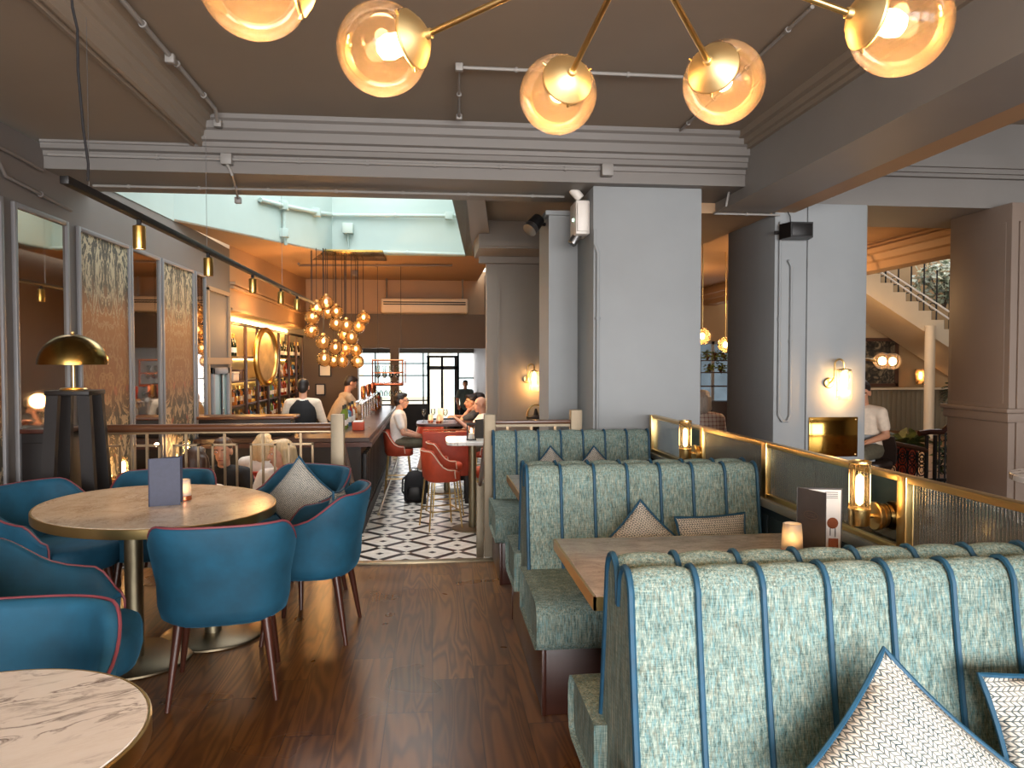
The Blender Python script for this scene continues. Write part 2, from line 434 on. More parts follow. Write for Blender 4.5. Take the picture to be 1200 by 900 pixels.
# ceiling around the well
def poly_slab(name, pts, h, mat):
    m = MB(); pts = [V(p) for p in pts]; m.loft([pts, [p+V((0,0,h)) for p in pts]]); struct(name, m, mat)
zf = 3.2
poly_slab('ceiling_bar_left', [A, B, (-1.57, 16.3, zf), (-2.64, 16.3, zf), (-2.64, 10.3, slope(10.3))], .02, 'warm_wall')
poly_slab('ceiling_bar', [B, C, (.99, 12.3, slope(12.3)), (.99, 16.3, zf), (-1.57, 16.3, zf)], .02, 'warm_wall')
poly_slab('ceiling_plaster', [D, (.44, 6.2, 2.775), (.99, 12.3, slope(12.3)), C], .02, 'cornice_paint')
m = MB(); m.box(.44, 2.06, 6.2, 9.7, 3.1, 3.2).box(.55, 2.06, 8.8, 9.7, 2.78, 3.2).box(.55, 2.06, 8.76, 8.8, 2.80, 2.86)
m.box(.60, 2.06, 9.5, 9.62, 2.70, 2.78)
struct('ceiling_alcove', m, 'taupe_wall')
m = MB(); m.box(.70, 2.9, 9.6, 9.8, LOW, 2.8).box(.84, .87, 9.585, 9.6, .3, 2.6)
struct('wall_alcove', m, 'taupe_wall')
# wall between bar and lobby, far wall with header and shop front behind
struct('wall_divider', MB().box(1.75, 1.9, 6.3, 15.2, LOW, 3.2), 'taupe_wall')
struct('wall_bar_right', MB().box(1.14, 1.3, 9.8, 21, LOW, 3.3), 'umber_wall')
m = MB(); m.box(-3.3, 1.2, 16.3, 16.5, 2.47, 3.4); struct('wall_far', m, 'warm_wall')
m = MB(); m.box(-3.3, 1.2, 16.2, 16.5, 1.74, 2.47).box(-.88, -.70, 16.2, 16.5, LOW, 1.74).box(-3.3, -1.56, 16.2, 16.5, LOW, 1.74).box(-3.3, 1.2, 16.17, 16.2, 1.74, 1.80)
struct('wall_far_header', m, 'umber_wall')
struct('ceiling_front', MB().box(-3.3, 1.3, 16.5, 21.2, 2.5, 2.6), 'taupe_wall')
struct('wall_front_left', MB().box(-3.4, -3.3, 10, 21.2, LOW, 3.4), 'taupe_wall')
# back of the room: wall with two big windows behind the camera
m = MB(); m.box(-2.8, 12.7, -5.4, -5.25, -.1, .35).box(-2.8, 12.7, -5.4, -5.25, 2.75, 3.6)
for a, b in ((-2.8, -2.3), (-.35, -.15), (1.9, 2.4), (4.6, 4.9), (7.2, 12.7)): m.box(a, b, -5.4, -5.25, .35, 2.75)
struct('wall_back', m, 'trim_grey')
for i, (a, b) in enumerate(((-2.3, -.35), (-.15, 1.9), (2.4, 4.6), (4.9, 7.2))):
    m = MB()
    m.box(a, a+.06, -5.38, -5.3, .35, 2.75).box(b-.06, b, -5.38, -5.3, .35, 2.75).box(a, b, -5.38, -5.3, .35, .42).box(a, b, -5.38, -5.3, 2.68, 2.75).box((a+b)/2-.02, (a+b)/2+.02, -5.37, -5.31, .42, 2.68).box(a, b, -5.37, -5.31, 2.05, 2.1)
    struct('window_%d' % (i+3), m, 'trim_grey')
# ---- shop front at the far end (window_1, window_2, door_1) and street facade
Y0 = 20.6
def fx(px): return P(px, 430, y=Y0).x
def fz(py): return P(520, py, y=Y0).z
m = MB()
def bar_v(px, w, z0, z1): x = fx(px); m.box(x-w, x+w, Y0-.05, Y0+.05, z0, z1)
def bar_h(p0, p1, py, h): z = fz(py); m.box(fx(p0), fx(p1), Y0-.05, Y0+.05, z-h, z+h)
for px in (415, 440, 467, 496, 502): bar_v(px, .02, LOW, 2.5)
for py in (426, 440, 469): bar_h(415, 502, py, .018)
m.box(fx(415), fx(502), Y0-.06, Y0+.06, LOW, fz(473))
struct('window_1', m, 'black_metal')
m = MB()
for px in (537, 569): bar_v(px, .025, LOW, 2.5)
for py in (443,): bar_h(537, 569, py, .02)
m.box(fx(537), 1.2, Y0-.06, Y0+.06, LOW, fz(478))
struct('window_2', m, 'black_metal')
m = MB()
for px, w in ((502, .04), (518, .035), (535, .06)): bar_v(px, w, LOW, fz(418))
bar_h(500, 537, 431, .05); bar_h(500, 537, 418, .03); m.box(fx(502), fx(535), Y0-.05, Y0+.05, LOW, fz(490))
d_ = struct('door_1', m, 'black_metal')
struct('wall_front', MB().box(-3.4, 1.3, Y0-.1, Y0+.15, fz(414), 3.0).box(-3.4, fx(415), Y0-.1, Y0+.1, LOW, 3.0), 'taupe_wall')
pm('facade_cream', (236,226,196), .8, 0, .05, 1.5); pm('facade_teal', (206,224,222), .6, 0, .05, 2); pm('pavement', (170,166,160), .8, 0, .1, 2)
m = MB(); m.box(-9, 8, 27, 27.4, -.6, 7)
for x in (-6, -3.2, 2.6, 5.4): m.box(x-.12, x+.12, 26.9, 27, -.5, 6)
m.box(-9, 8, 26.85, 27, 2.9, 3.2)
struct('facade', m, 'facade_cream')
struct('ground', MB().box(-12, 12, 20.7, 40, -.7, -.55), 'pavement')
m = MB()
for x in (-2.4, -1.0, .7): m.box(x, x+.9, 26.88, 27, .2, 2.4)
struct('window_shop', m, 'facade_teal')

pm('backdrop_slate', (84,100,112), .8, 0, .2, 3)
struct('dim_backdrop', MB().box(3.2, 8.5, 17.2, 17.4, -.1, 5.5), 'backdrop_slate')  # dark wall added outside to tone down the bright lobby window
# ================================================================ BOOTHS, TABLES, CHAIRS
def mk_tweed():
    n = N('tweed'); p = n.obj()
    a = n.noise(n.mapping(p, (420, 420, 13)), 1, 3, .7)
    b = n.noise(n.mapping(p, (30, 30, 520)), 1, 3, .7)
    c = n.noise(n.mapping(p, (150, 150, 11)), 1, 3, .6)
    f = n.math('ADD', n.math('MULTIPLY', a, .42), n.math('ADD', n.math('MULTIPLY', b, .26), n.math('MULTIPLY', c, .32)))
    col = n.ramp(f, [(.38, S(44,64,64)), (.45, S(88,114,110)), (.50, S(121,142,135)), (.55, S(150,166,155)), (.62, S(194,199,182))])
    hue = n.noise(n.mapping(p, (170, 170, 16)), 1, 2)
    col = n.mix(n.math('MULTIPLY', n.math('GREATER_THAN', hue, .56), .38), col, S(112,164,172))
    hue2 = n.noise(n.mapping(p, (190, 190, 20), (3,5,1)), 1, 2)
    col = n.mix(n.math('MULTIPLY', n.math('GREATER_THAN', hue2, .57), .35), col, S(132,122,98))
    n.set(Base_Color=col, Roughness=.85); n.bump(f, .45, .004); MATS['tweed'] = n.m
mk_tweed()
def mk_knit():
    n = N('knit'); p = n.obj(); x, y, z = n.sep(p)
    k = 98.0
    u = n.math('MULTIPLY', n.math('ADD', n.math('ABSOLUTE', x), n.math('MULTIPLY', z, .15)), k); v = n.math('MULTIPLY', z, k)
    row = n.math('FLOOR', v); fv = n.math('SUBTRACT', n.math('FRACT', v), .5)
    sgn = n.math('SUBTRACT', n.math('MULTIPLY', n.math('MODULO', n.math('ABSOLUTE', row), 2), 2), 1)
    s = n.math('FRACT', n.math('ADD', n.math('MULTIPLY', u, .9), n.math('MULTIPLY', n.math('MULTIPLY', fv, sgn), .9)))
    tw = n.math('ABSOLUTE', n.math('SUBTRACT', s, .5))
    gap = n.math('MAXIMUM', n.math('GREATER_THAN', tw, .34), n.math('GREATER_THAN', n.math('ABSOLUTE', fv), .39))
    sp = n.noise(n.mapping(p, (50, 50, 50)), 1, 2)
    col = n.mix(n.math('MULTIPLY', gap, n.math('MULTIPLY_ADD', sp, .9, .38, clamp=True)), S(222,217,205), S(52,74,80))
    n.set(Base_Color=col, Roughness=.9); n.bump(n.math('SUBTRACT', 1, n.math('ADD', gap, tw)), .5, .004); MATS['knit'] = n.m
mk_knit()
def mk_stone(name, lo, mid, hi, vein, amt, sc, axis=(1,1,1), rot=0):
    n = N(name); p = n.mapping(n.obj(), rot=(0, 0, rot))
    big = n.noise(n.mapping(p, axis), sc, 6, .6, .6)
    v1 = n.noise(n.mapping(p, axis, (4,2,1)), sc*1.4, 8, .6, 1.1)
    d = n.math('ABSOLUTE', n.math('SUBTRACT', v1, .5))
    ve = n.math('MULTIPLY', n.math('SUBTRACT', 1, n.math('MULTIPLY', d, 22, clamp=True), clamp=True), amt)
    mask = n.ramp(n.noise(n.mapping(p, axis, (9,9,9)), sc*.8, 3), [(.42, (0,0,0,1)), (.62, (1,1,1,1))])
    fine = n.noise(n.mapping(p, axis), sc*14, 4)
    base = n.ramp(n.math('MULTIPLY_ADD', fine, .35, n.math('MULTIPLY', big, .65)), [(.34, lo), (.5, mid), (.66, hi)])
    n.set(Base_Color=n.mix(n.math('MULTIPLY', ve, mask), base, vein), Roughness=.22); MATS[name] = n.m
mk_stone('stone_brown', S(160,154,151), S(194,188,184), S(216,210,206), S(120,110,106), .5, 9, (1, 2.4, 1))
mk_stone('stone_beige', S(214,192,164), S(240,224,200), S(250,240,222), S(170,138,110), .5, 7, (1.6, 1, 1))
mk_stone('marble', S(240,236,230), S(250,247,242), S(253,251,248), S(96,78,74), .95, 3.6, (1, 3.4, 1), -.5)

SPC = .163
def booth(label, cx0, cx1, cy, front, rear, fs=-.70, rs=.58):
    """high backed upholstered bench; front / rear tell which sides have a pad and a seat"""
    t = thing('banquette', label, 'banquette', ((cx0+cx1)/2, cy, 0), 0, 'banquettes of the booth row')
    W = cx1-cx0; nch = round(W/SPC)
    def prof(sd):        # from the seat up the front, over the roll, into the groove (y measured away from the middle)
        pts = []
        for k in range(13):
            q = k/12; pts.append((.205-.085*q**.8, .40+.47*q))
        for k in range(1, 9):
            a = PI*k/8; pts.append((.065+.055*math.cos(a), .87+.082*math.sin(a)**.9))
        pts.append((.004, .84))
        return [(sd*y, z) for y, z in pts]
    def pad(sd):
        m = MB(); rings = []
        pr = prof(sd); nx = nch*8
        for i in range(nx+1):
            x = cx0+W*i/nx; ph = (i % 8)/8; puff = .013*(math.sin(PI*ph)**.55)-.010 if 0 < i < nx else -.010
            ring = []
            for j, (y, z) in enumerate(pr):
                k = min(1, j/3, (len(pr)-1-j)/3+.2)
                yy = y+sd*puff*k*(1 if j < 16 else .3); zz = z+(puff*k if j >= 13 else 0)
                ring.append(V((x, cy+yy, zz)))
            ring += [V((x, cy, .84)), V((x, cy, .30)), V((x, cy+sd*.19, .30))]
            rings.append(ring)
        m.loft(rings); m.build('backrest', 'tweed', t, 60)
        m = MB()
        for i in range(0, nch+1):
            x = cx0+W*i/nch
            m.tube([(x, cy+y+sd*.000, z+.000) for y, z in pr], .0075 if 0 < i < nch else .0085, 6)
        m.build('piping', 'piping_teal', t)
    def seat(y0, y1, sd):
        m = MB(); r = []
        ya, yb = cy+y0, cy+y1
        a, b = min(ya, yb), max(ya, yb)
        n_ = 14
        sec = []
        fr = ya if sd < 0 else yb       # front edge
        bk = yb if sd < 0 else ya
        sec = [(bk, .28), (fr+(-sd)*.05, .275), (fr+(-sd)*.012, .29), (fr, .32), (fr+sd*.004, .38), (fr, .43), (fr-sd*.02, .462), (fr-sd*.06, .478), (fr-sd*.2, .482), (bk, .475)]
        rings = []
        for x, k in ((cx0-.02, .93), (cx0-.032, .97), (cx0-.036, 1), (cx0+.02, 1.01), (cx1-.01, 1.01), (cx1, .97)):
            cz = .38; cyy = (fr+bk)/2
            rings.append([V((x, cyy+(y-cyy)*k, cz+(z-cz)*k)) for y, z in sec])
        m.loft(rings); m.build('seat', 'tweed', t, 50)
    for sd, on in ((-1, front), (1, rear)):
        if not on: continue
        pad(sd)
        seat(fs if sd < 0 else .12, -.12 if sd < 0 else rs, sd)
    y0 = fs+.055 if front else -.02; y1 = rs-.055 if rear else .0
    if not rear:
        MB().box(cx0, cx1, cy, cy+.03, .10, .90, .01).build('back_panel', 'tweed', t)
    m = MB(); m.box(cx0-.0, cx1, cy+y0, cy+y1, 0, .29, .004); m.build('plinth', 'plinth_wood', t)
    m = MB(); m.box(cx0-.006, cx0+.012, cy+y0-.005, cy+y0+.012, 0, .285, .002)
    if rear: MB().box(cx0-.006, cx0+.012, cy+y1-.012, cy+y1+.005, 0, .285, .002).build('corner_trim', 'walnut', t)
    m.build('corner_trim', 'walnut', t)
    return t
booth('nearest teal tweed banquette, cut by the right edge, two cream cushions on its seat', .465, .465+SPC*7, 1.83, True, True, -.55, .5)
booth('middle teal tweed banquette behind the stone booth table with the open menu', .45, .45+SPC*7, 3.65, True, True)
booth('farthest teal tweed banquette in front of the grey column and railing', .44, .44+SPC*7, 5.47, True, False)

def cushion(name, label, c, size, lean, yaw, spin, thick=.13, group='cream knit cushions', mat='knit', pinch=.16):
    """pillow with pinched corners; local x-z is its face, y its thickness"""
    w, h = size
    t = thing(name, label, 'cushion', c, 0, group)
    R = Matrix.Rotation(yaw, 4, 'Z') @ Matrix.Rotation(lean, 4, 'X') @ Matrix.Rotation(spin, 4, 'Y')
    t.rotation_euler = R.to_euler()
    n_ = 16; m = MB(); g = {}
    def pos(i, j, sd):
        u, v = -1+2*i/n_, -1+2*j/n_
        k = (1-abs(u)**2.6)**.62*(1-abs(v)**2.6)**.62
        x = u*(1-pinch*(1-v*v)*.5*abs(u))*w/2; z = v*(1-pinch*(1-u*u)*.5*abs(v))*h/2
        return V((x, sd*thick/2*k, z))
    for sd in (1, -1):
        for i in range(n_+1):
            for j in range(n_+1):
                e = i in (0, n_) or j in (0, n_)
                if sd == -1 and e: g[i, j, -1] = g[i, j, 1]; continue
                g[i, j, sd] = m.bm.verts.new(pos(i, j, sd))
        for i in range(n_):
            for j in range(n_): m.bm.faces.new([g[i, j, sd], g[i+1, j, sd], g[i+1, j+1, sd], g[i, j+1, sd]])
    m.build('cover', mat, t, 80, w=False)
    ed = [(i, 0) for i in range(n_)]+[(n_, j) for j in range(n_)]+[(n_-i, n_) for i in range(n_)]+[(0, n_-j) for j in range(n_)]
    m = MB(); m.tube([pos(i, j, 1) for i, j in ed], .0065, 6, True); m.build('piping', 'piping_teal', t, w=False)
    return t
def on_seat(c, half): return (c[0], c[1], .485+half)
cushion('cushion', 'big cream knit cushion standing on its corner on the nearest banquette', (1.0, 1.45, .55), (.40, .40), -.42, .0, .80, .13)
cushion('cushion', 'cream knit cushion on the nearest banquette, cut off by the right edge of the photo', (1.45, 1.50, .585), (.42, .34), -.36, -.05, -.03, .12)
c1 = P(752, 588, y=3.36)
cushion('cushion', 'cream cushion standing corner up behind the open-menu table', (c1.x, 3.33, c1.z-.215), (.32, .32), -.25, 0, PI/4, .11)
c2 = P(832, 606, y=3.38)
cushion('cushion', 'low rectangular cream cushion on the middle banquette', (c2.x+.002, 3.345, c2.z-.105), (.34, .24), -.25, 0, -.04, .10)
for px, lab in ((646, 'left one of two cream cushions corner up on the farthest banquette'), (697, 'right one of two cream cushions corner up on the farthest banquette')):
    c3 = P(px, 525, y=5.2); cushion('cushion', lab, (c3.x, 5.17, c3.z-.20), (.31, .31), -.25, .05, PI/4, .11)

def booth_table(label, x0, x1, y0, y1):
    t = thing('booth_table', label, 'table', ((x0+x1)/2, (y0+y1)/2, 0), 0, 'booth tables')
    MB().box(x0+.004, x1-.004, y0+.004, y1-.004, .712, .752, .002).build('table_top', 'stone_brown', t)
    m = MB()
    m.box(x0-.004, x1, y0-.004, y0+.004, .71, .7505).box(x0-.004, x1, y1-.004, y1+.004, .71, .7505).box(x0-.004, x0+.004, y0-.004, y1+.004, .71, .7505)
    m.build('edge_band', 'brass', t)
    cx, cy = (x0+x1)/2, (y0+y1)/2
    MB().cyl((cx, cy, .02), (cx, cy, .71), .04, None, 20).build('pedestal', 'brass_brushed', t)
    MB().cyl((cx, cy, 0), (cx, cy, .02), .22, .215, 28).build('base', 'brass_brushed', t)
booth_table('stone booth table with brass edge holding an open menu and a candle', .48, 1.5, 2.175, 2.909)
booth_table('stone booth table half hidden behind the middle banquette', .462, 1.5, 3.90, 4.6)

def round_table(name, label, c, a, b, th, mat, feet, grp='round tables'):
    t = thing(name, label, 'table', (c[0], c[1], 0), 0, grp)
    def ell(k, z): return [V((c[0]+k*0+(a+k)*math.cos(2*PI*i/64)*math.cos(th)-(b+k)*math.sin(2*PI*i/64)*math.sin(th), c[1]+(a+k)*math.cos(2*PI*i/64)*math.sin(th)+(b+k)*math.sin(2*PI*i/64)*math.cos(th), z)) for i in range(64)]
    MB().loft([ell(-.012, .715), ell(-.006, .72), ell(-.006, .748), ell(-.010, .752)]).build('table_top', mat, t)
    MB().loft([ell(-.012, .708), ell(-.001, .708), ell(0, .712), ell(0, .748), ell(-.003, .751), ell(-.0065, .751), ell(-.0065, .709)], True, False).build('edge_band', 'brass', t)
    for fx_, fy_ in feet:
        MB().cyl((fx_, fy_, .018), (fx_, fy_, .712), .042, None, 24).build('column', 'brass_brushed', t)
        MB().lathe([(.26, 0), (.265, .004), (.262, .012), (.25, .018), (.05, .022)], 40, Matrix.Translation((fx_, fy_, 0))).build('base', 'pewter', t)
    return t
round_table('round_table', 'oval beige stone table with brass rim among the blue chairs', (-1.348, 3.856), .53, .645, .708, 'stone_beige', ((-1.44, 3.79), (-1.16, 4.10)))
round_table('round_table', 'small round white marble table with grey veins in the bottom left corner', (-.894, 1.448), .351, .351, 0, 'marble', ((-.894, 1.448),))

# ---- tub chairs
def make_chair(label):
    t = thing('tub_chair', label, 'chair', (0, 0, 0), 0, 'blue velvet tub chairs')
    NU = 40; A_, B_ = .275, .265; FM = math.radians(128)
    def plan(ph, off):
        s_, c_ = math.sin(ph), math.cos(ph)
        x = (A_+off)*abs(s_)**.72*(1 if s_ >= 0 else -1); y = -(B_+off)*abs(c_)**.72*(1 if c_ >= 0 else -1)
        return x, y
    def top(ph):
        a = abs(ph)
        return .775-.15*smooth(.75, 1.75, a)-.10*smooth(1.75, FM, a)
    rings = []; edge = []
    for i in range(NU+1):
        ph = -FM+2*FM*i/NU; h = top(ph); lean = .055*math.cos(ph/2)**2
        sec = [(-.10, .335), (-.045, .338), (-.012, .362), (.0, .41), (.004, .50), (.004+lean*.5, (.5+h)/2), (lean, h-.02), (lean-.004, h-.004), (lean-.018, h+.003), (lean-.034, h-.002), (lean-.045, h-.02), (lean*.5-.05, (.5+h)/2), (-.055, .48), (-.06, .40), (-.10, .36)]
        ring = []
        for o, z in sec:
            x, y = plan(ph, o); ring.append(V((x, y, z)))
        rings.append(ring); x, y = plan(ph, lean-.004); edge.append(V((x, y, h+.001)))
    m = MB(); m.loft(rings, True, True); m.build('shell', 'velvet', t, 60, w=False)
    e0 = edge[0]; e1 = edge[-1]
    down = lambda e: [V((e.x*1.0, e.y+.012, z)) for z in (.36, .42, .5, e.z-.03)]
    m = MB(); m.tube(down(e0)+edge+down(e1)[::-1], .005, 6); m.build('piping', 'piping_rose', t, w=False)
    m = MB(); sl = []
    for k, z in ((.90, .335), (.97, .345), (1.0, .37), (1.0, .44), (.97, .465), (.90, .477), (.6, .485), (.1, .487)):
        sl.append([V((x*k, .025+y*k, z)) for x, y in superellipse(.232, .262, 36, 3.6)])
    m.loft(sl); m.build('seat', 'velvet', t, 60, w=False)
    for sx in (-1, 1):
        for sy in (-1, 1):
            m = MB(); a = V((sx*.175, sy*.165-.01, .345)); b = V((sx*.215, sy*.215-.015, 0))
            m.cyl(a, b, .021, .011, 12); m.build('leg', 'walnut', t, w=False)
    return t
ch0 = make_chair('blue velvet tub chair with its back to us in front of the oval table')
KIND = [
 ((-.92, 3.46, 0), math.radians(10), None),
 ((-.655, 4.10, 0), math.radians(86), 'blue velvet tub chair right of the oval table with a cushion behind its back'),
 ((-.85, 4.74, 0), math.radians(150), 'blue velvet tub chair behind the oval table holding an upright cream cushion'),
 ((-1.60, 4.60, 0), math.radians(186), 'blue velvet tub chair showing only its back rim behind the oval table and menu'),
 ((-2.02, 4.28, 0), math.radians(-112), 'blue velvet tub chair at the left wall facing the oval table'),
 ((-1.37, 2.86, 0), math.radians(-76), 'blue velvet tub chair seen from the side at the left edge, before the oval table'),
 ((-1.125, 1.95, 0), math.radians(184), 'blue velvet tub chair behind the small white marble table'),
]
chairs = []
for i, (l_, r_, lab) in enumerate(KIND):
    o = ch0 if i == 0 else dup(ch0, None, None, lab)
    o.location = l_; o.rotation_euler = (0, 0, r_); chairs.append(o)
cushion('cushion', 'cream knit cushion standing on a corner in the chair behind the oval table', (-.82, 4.70, .62), (.36, .36), -.30, math.radians(150)+PI+.1, PI/4-.15, .12, 'cushions on the blue chairs')
cushion('cushion', 'white cushion tucked in the chair on the right of the oval table', (-.505, 4.12, .605), (.30, .30), .0, math.radians(86), .1, .10, 'cushions on the blue chairs')

# ---- menus and candles
def booklet(name, label, A, B, C, h, cov, print_=False):
    t = thing(name, label, 'menu', A, 0, 'menus')
    def leaf(p, q, th, k0=0, k1=1, z0=0, z1=h, off=0):
        p, q = V(p), V(q); d = (q-p); d.z = 0; nrm = V((-d.y, d.x, 0)).normalized()
        a, b = p+d*k0+nrm*off, p+d*k1+nrm*off
        m = MB(); m.loft([[a+V((0,0,z0)), b+V((0,0,z0)), b+V((0,0,z1)), a+V((0,0,z1))], [a+nrm*th+V((0,0,z0)), b+nrm*th+V((0,0,z0)), b+nrm*th+V((0,0,z1)), a+nrm*th+V((0,0,z1))]]); return m
    fc = leaf(A, B, .003); fc.build('cover', cov, t)
    if C is not None:
        leaf(A, C, -.003).build('cover', cov, t)
        if not print_: return t
        pg = leaf(A, C, -.002, .04, .97, .006, h-.006, -.003).build('page', 'paper', t)
        if print_:
            d = (V(C)-V(A)).normalized(); nrm = V((-d.y, d.x, 0))
            Mx = Matrix((( d.x, -nrm.x, 0, A[0]), (d.y, -nrm.y, 0, A[1]), (0, 0, 1, A[2]), (0, 0, 0, 1)))
            L = (V(C)-V(A)).length
            def flat(pts): 
                m = MB(); m.prism([Mx @ V((x, .0056, z)) for x, z in pts], -nrm*.0004); return m
            oval = [(L*.79+.020*math.cos(i*PI/8), h*.44+.021*math.sin(i*PI/8)) for i in range(16)]
            flat(oval).build('printed_picture', 'copper', pg); m = MB(); m.prism([Mx @ V((x, .0056, z)) for x, z in ((L*.70, 0.010), (L*.92, .010), (L*.92, .045), (L*.70, .045))], -nrm*.0004)
            m.build('printed_picture', 'copper', pg)
            m = MB(); flat([(L*.73, h*.36), (L*.75, h*.36), (L*.75, h*.24), (L*.73, h*.24)]).build('printed_line', 'menu_charcoal', pg)
            flat([(x, z) for x, z in ((L*.84, h*.36), (L*.86, h*.36), (L*.86, h*.22), (L*.84, h*.22))]).build('printed_line', 'menu_charcoal', pg)
            for k in range(4): flat([(x, z) for x, z in ((L*.62, h*(.93-.03*k)), (L*.9, h*(.93-.03*k)), (L*.9, h*(.94-.03*k)), (L*.62, h*(.94-.03*k)))]).build('printed_line', 'menu_charcoal', pg)
    return t
tz = .7525
A0 = P(933, 643, z=tz); B0 = P(967, 653, z=tz); C0 = P(986, 645, z=tz)
h0 = P(933, 571, y=A0.y).z-tz
bk = booklet('menu', 'open charcoal menu standing on the booth table beside the frosted candle', A0, B0, C0, h0, 'menu_charcoal', True)
d = B0-A0; nr = V((d.y, -d.x, 0)).normalized()          # the small embossed oval on its cover
pts = []
for i in range(24): pts.append(A0+d*(.5+.24*math.cos(i*PI/12))+V((0, 0, h0*.60+.014*math.sin(i*PI/12)))+nr*.0002)
m = MB(); m.tube(pts, .0006, 4, True)
for z_ in (-.004, .003): m.tube([A0+d*.34+V((0,0,h0*.60+z_))+nr*.0003, A0+d*.66+V((0,0,h0*.60+z_))+nr*.0003], .0007, 4)
m.build('embossed_badge', 'pewter', bk)
A1 = P(174, 594, z=tz); B1 = P(211.5, 591.5, z=tz); C1 = A1+V((.12, .12, 0))
booklet('menu', 'dark blue-grey menu standing on the oval stone table', A1, B1, C1, P(174, 538, y=A1.y).z-tz, 'menu_grey')
def candle(name, label, c, s=1, group='table candles'):
    t = thing(name, label, 'candle holder', c, 0, group)
    T = Matrix.Translation(V(c)) @ Matrix.Scale(s, 4)
    MB().lathe([(.036, 0), (.039, .003), (.039, .024), (.036, .027)], 28, T).build('base', 'copper', t)
    MB().lathe([(.0375, .027), (.035, .08), (.032, .116), (.0295, .117), (.0325, .08), (.034, .029)], 28, T, False).build('glass_shade', 'frost_glass', t)
    MB().lathe([(.019, .027), (.019, .05), (.004, .05)], 14, T).build('tealight', 'paper', t)
    MB().lathe([(.001, .05), (.009, .060), (.006, .075), (.0008, .088)], 10, T).build('flame', 'candle_glow', t)
    return t
cd = P(928, 651, z=tz); candle('candle_holder', 'frosted candle holder with copper base beside the open menu', (cd.x, cd.y, tz))
cd = P(216, 586, z=tz); candle('candle_holder', 'frosted candle holder on the oval table behind the blue-grey menu', (cd.x, cd.y, tz), .9)

# ---- glazed partition beside the booths
def mk_reeded():
    n = N('reeded_glass'); p = n.world(); x, y, z = n.sep(p)
    h = n.math('SINE', n.math('MULTIPLY', y, 2*PI/.016))
    g = n.n('ShaderNodeBsdfGlossy'); g.inputs['Roughness'].default_value = .06; g.inputs['Color'].default_value = S(250,248,242)
    t = n.n('ShaderNodeBsdfTransparent'); t.inputs['Color'].default_value = S(216,222,222)
    tl = n.n('ShaderNodeBsdfTranslucent'); tl.inputs['Color'].default_value = S(220,222,216)
    m0 = n.n('ShaderNodeMixShader'); m0.inputs[0].default_value = .25; n.l(t.outputs[0], m0.inputs[1]); n.l(tl.outputs[0], m0.inputs[2])
    m1 = n.n('ShaderNodeMixShader'); fr = n.n('ShaderNodeFresnel'); fr.inputs['IOR'].default_value = 1.5; n.l(n.math('MULTIPLY_ADD', fr.outputs[0], .7, .16), m1.inputs[0])
    n.l(m0.outputs[0], m1.inputs[1]); n.l(g.outputs[0], m1.inputs[2]); n.l(m1.outputs[0], n.out.inputs['Surface']); MATS['reeded_glass'] = n.m
mk_reeded()
XP = 1.66
t = thing('glazed_partition', 'brass framed low partition of reeded glass and bronze mirrors beside the booths', 'partition', (XP, 3.3, 0))
m = MB(); m.box(XP-.022, XP+.022, .9, 5.52, 1.028, 1.052, .004).box(XP-.022, XP+.022, .9, 5.52, .775, .80, .003); m.build('brass_rail', 'brass', t)
posts = [5.50, 4.43, 3.56, 2.46, .92]
for y in posts: MB().box(XP-.026, XP+.026, y-.026, y+.026, .775, 1.05, .004).build('post', 'brass', t)
for y in (5.2, 4.40, 3.53, 2.43): pass
panes = [(5.47, 4.74, 'pane_glass'), (4.40, 3.59, 'reeded_glass'), (3.53, 2.80, 'reeded_glass'), (2.43, .95, 'reeded_glass')]
for a, b, g in panes:
    if g == 'pane_glass': MB().box(XP-.004, XP+.004, b, a, .80, 1.028).build('glass_pane', g, t); continue
    n_ = int((a-b)/.015)*10; ys = [b+int((a-b)/.015)*.015*i/n_ for i in range(n_+1)]        # fluted on the side facing the booths
    prof_ = [(XP-.002-math.sqrt(max(0, .0075**2-(((y-b) % .015)-.0075)**2))*.9, y) for y in ys]
    MB().loft([[V((x, y, z)) for x, y in prof_]+[V((XP+.004, a, z)), V((XP+.004, b, z))] for z in (.80, 1.028)]).build('glass_pane', g, t, 50)
for a, b in ((4.70, 4.46), (2.78, 2.49)):
    MB().box(XP-.008, XP+.008, b, a, .80, 1.028).build('mirror_pane', 'mirror_bronze', t)
    MB().box(XP-.012, XP+.012, a+.004, a+.02, .80, 1.028, .002).build('glazing_bar', 'brass', t)
pm('ledge_grey', (148,156,156), .35, 0, .06, 4); pm('panel_navy', (40,62,78), .5, 0, .1, 4)
MB().box(1.618, 1.72, .9, 5.52, .735, .775, .006).build('ledge', 'ledge_grey', t)
m = MB(); m.box(1.635, 1.70, .9, 5.52, 0, .735)
for i in range(30): m.box(1.628, 1.636, .95+i*.15, 1.07+i*.15, .1, .70, .003)
m.build('lower_panel', 'panel_navy', t)
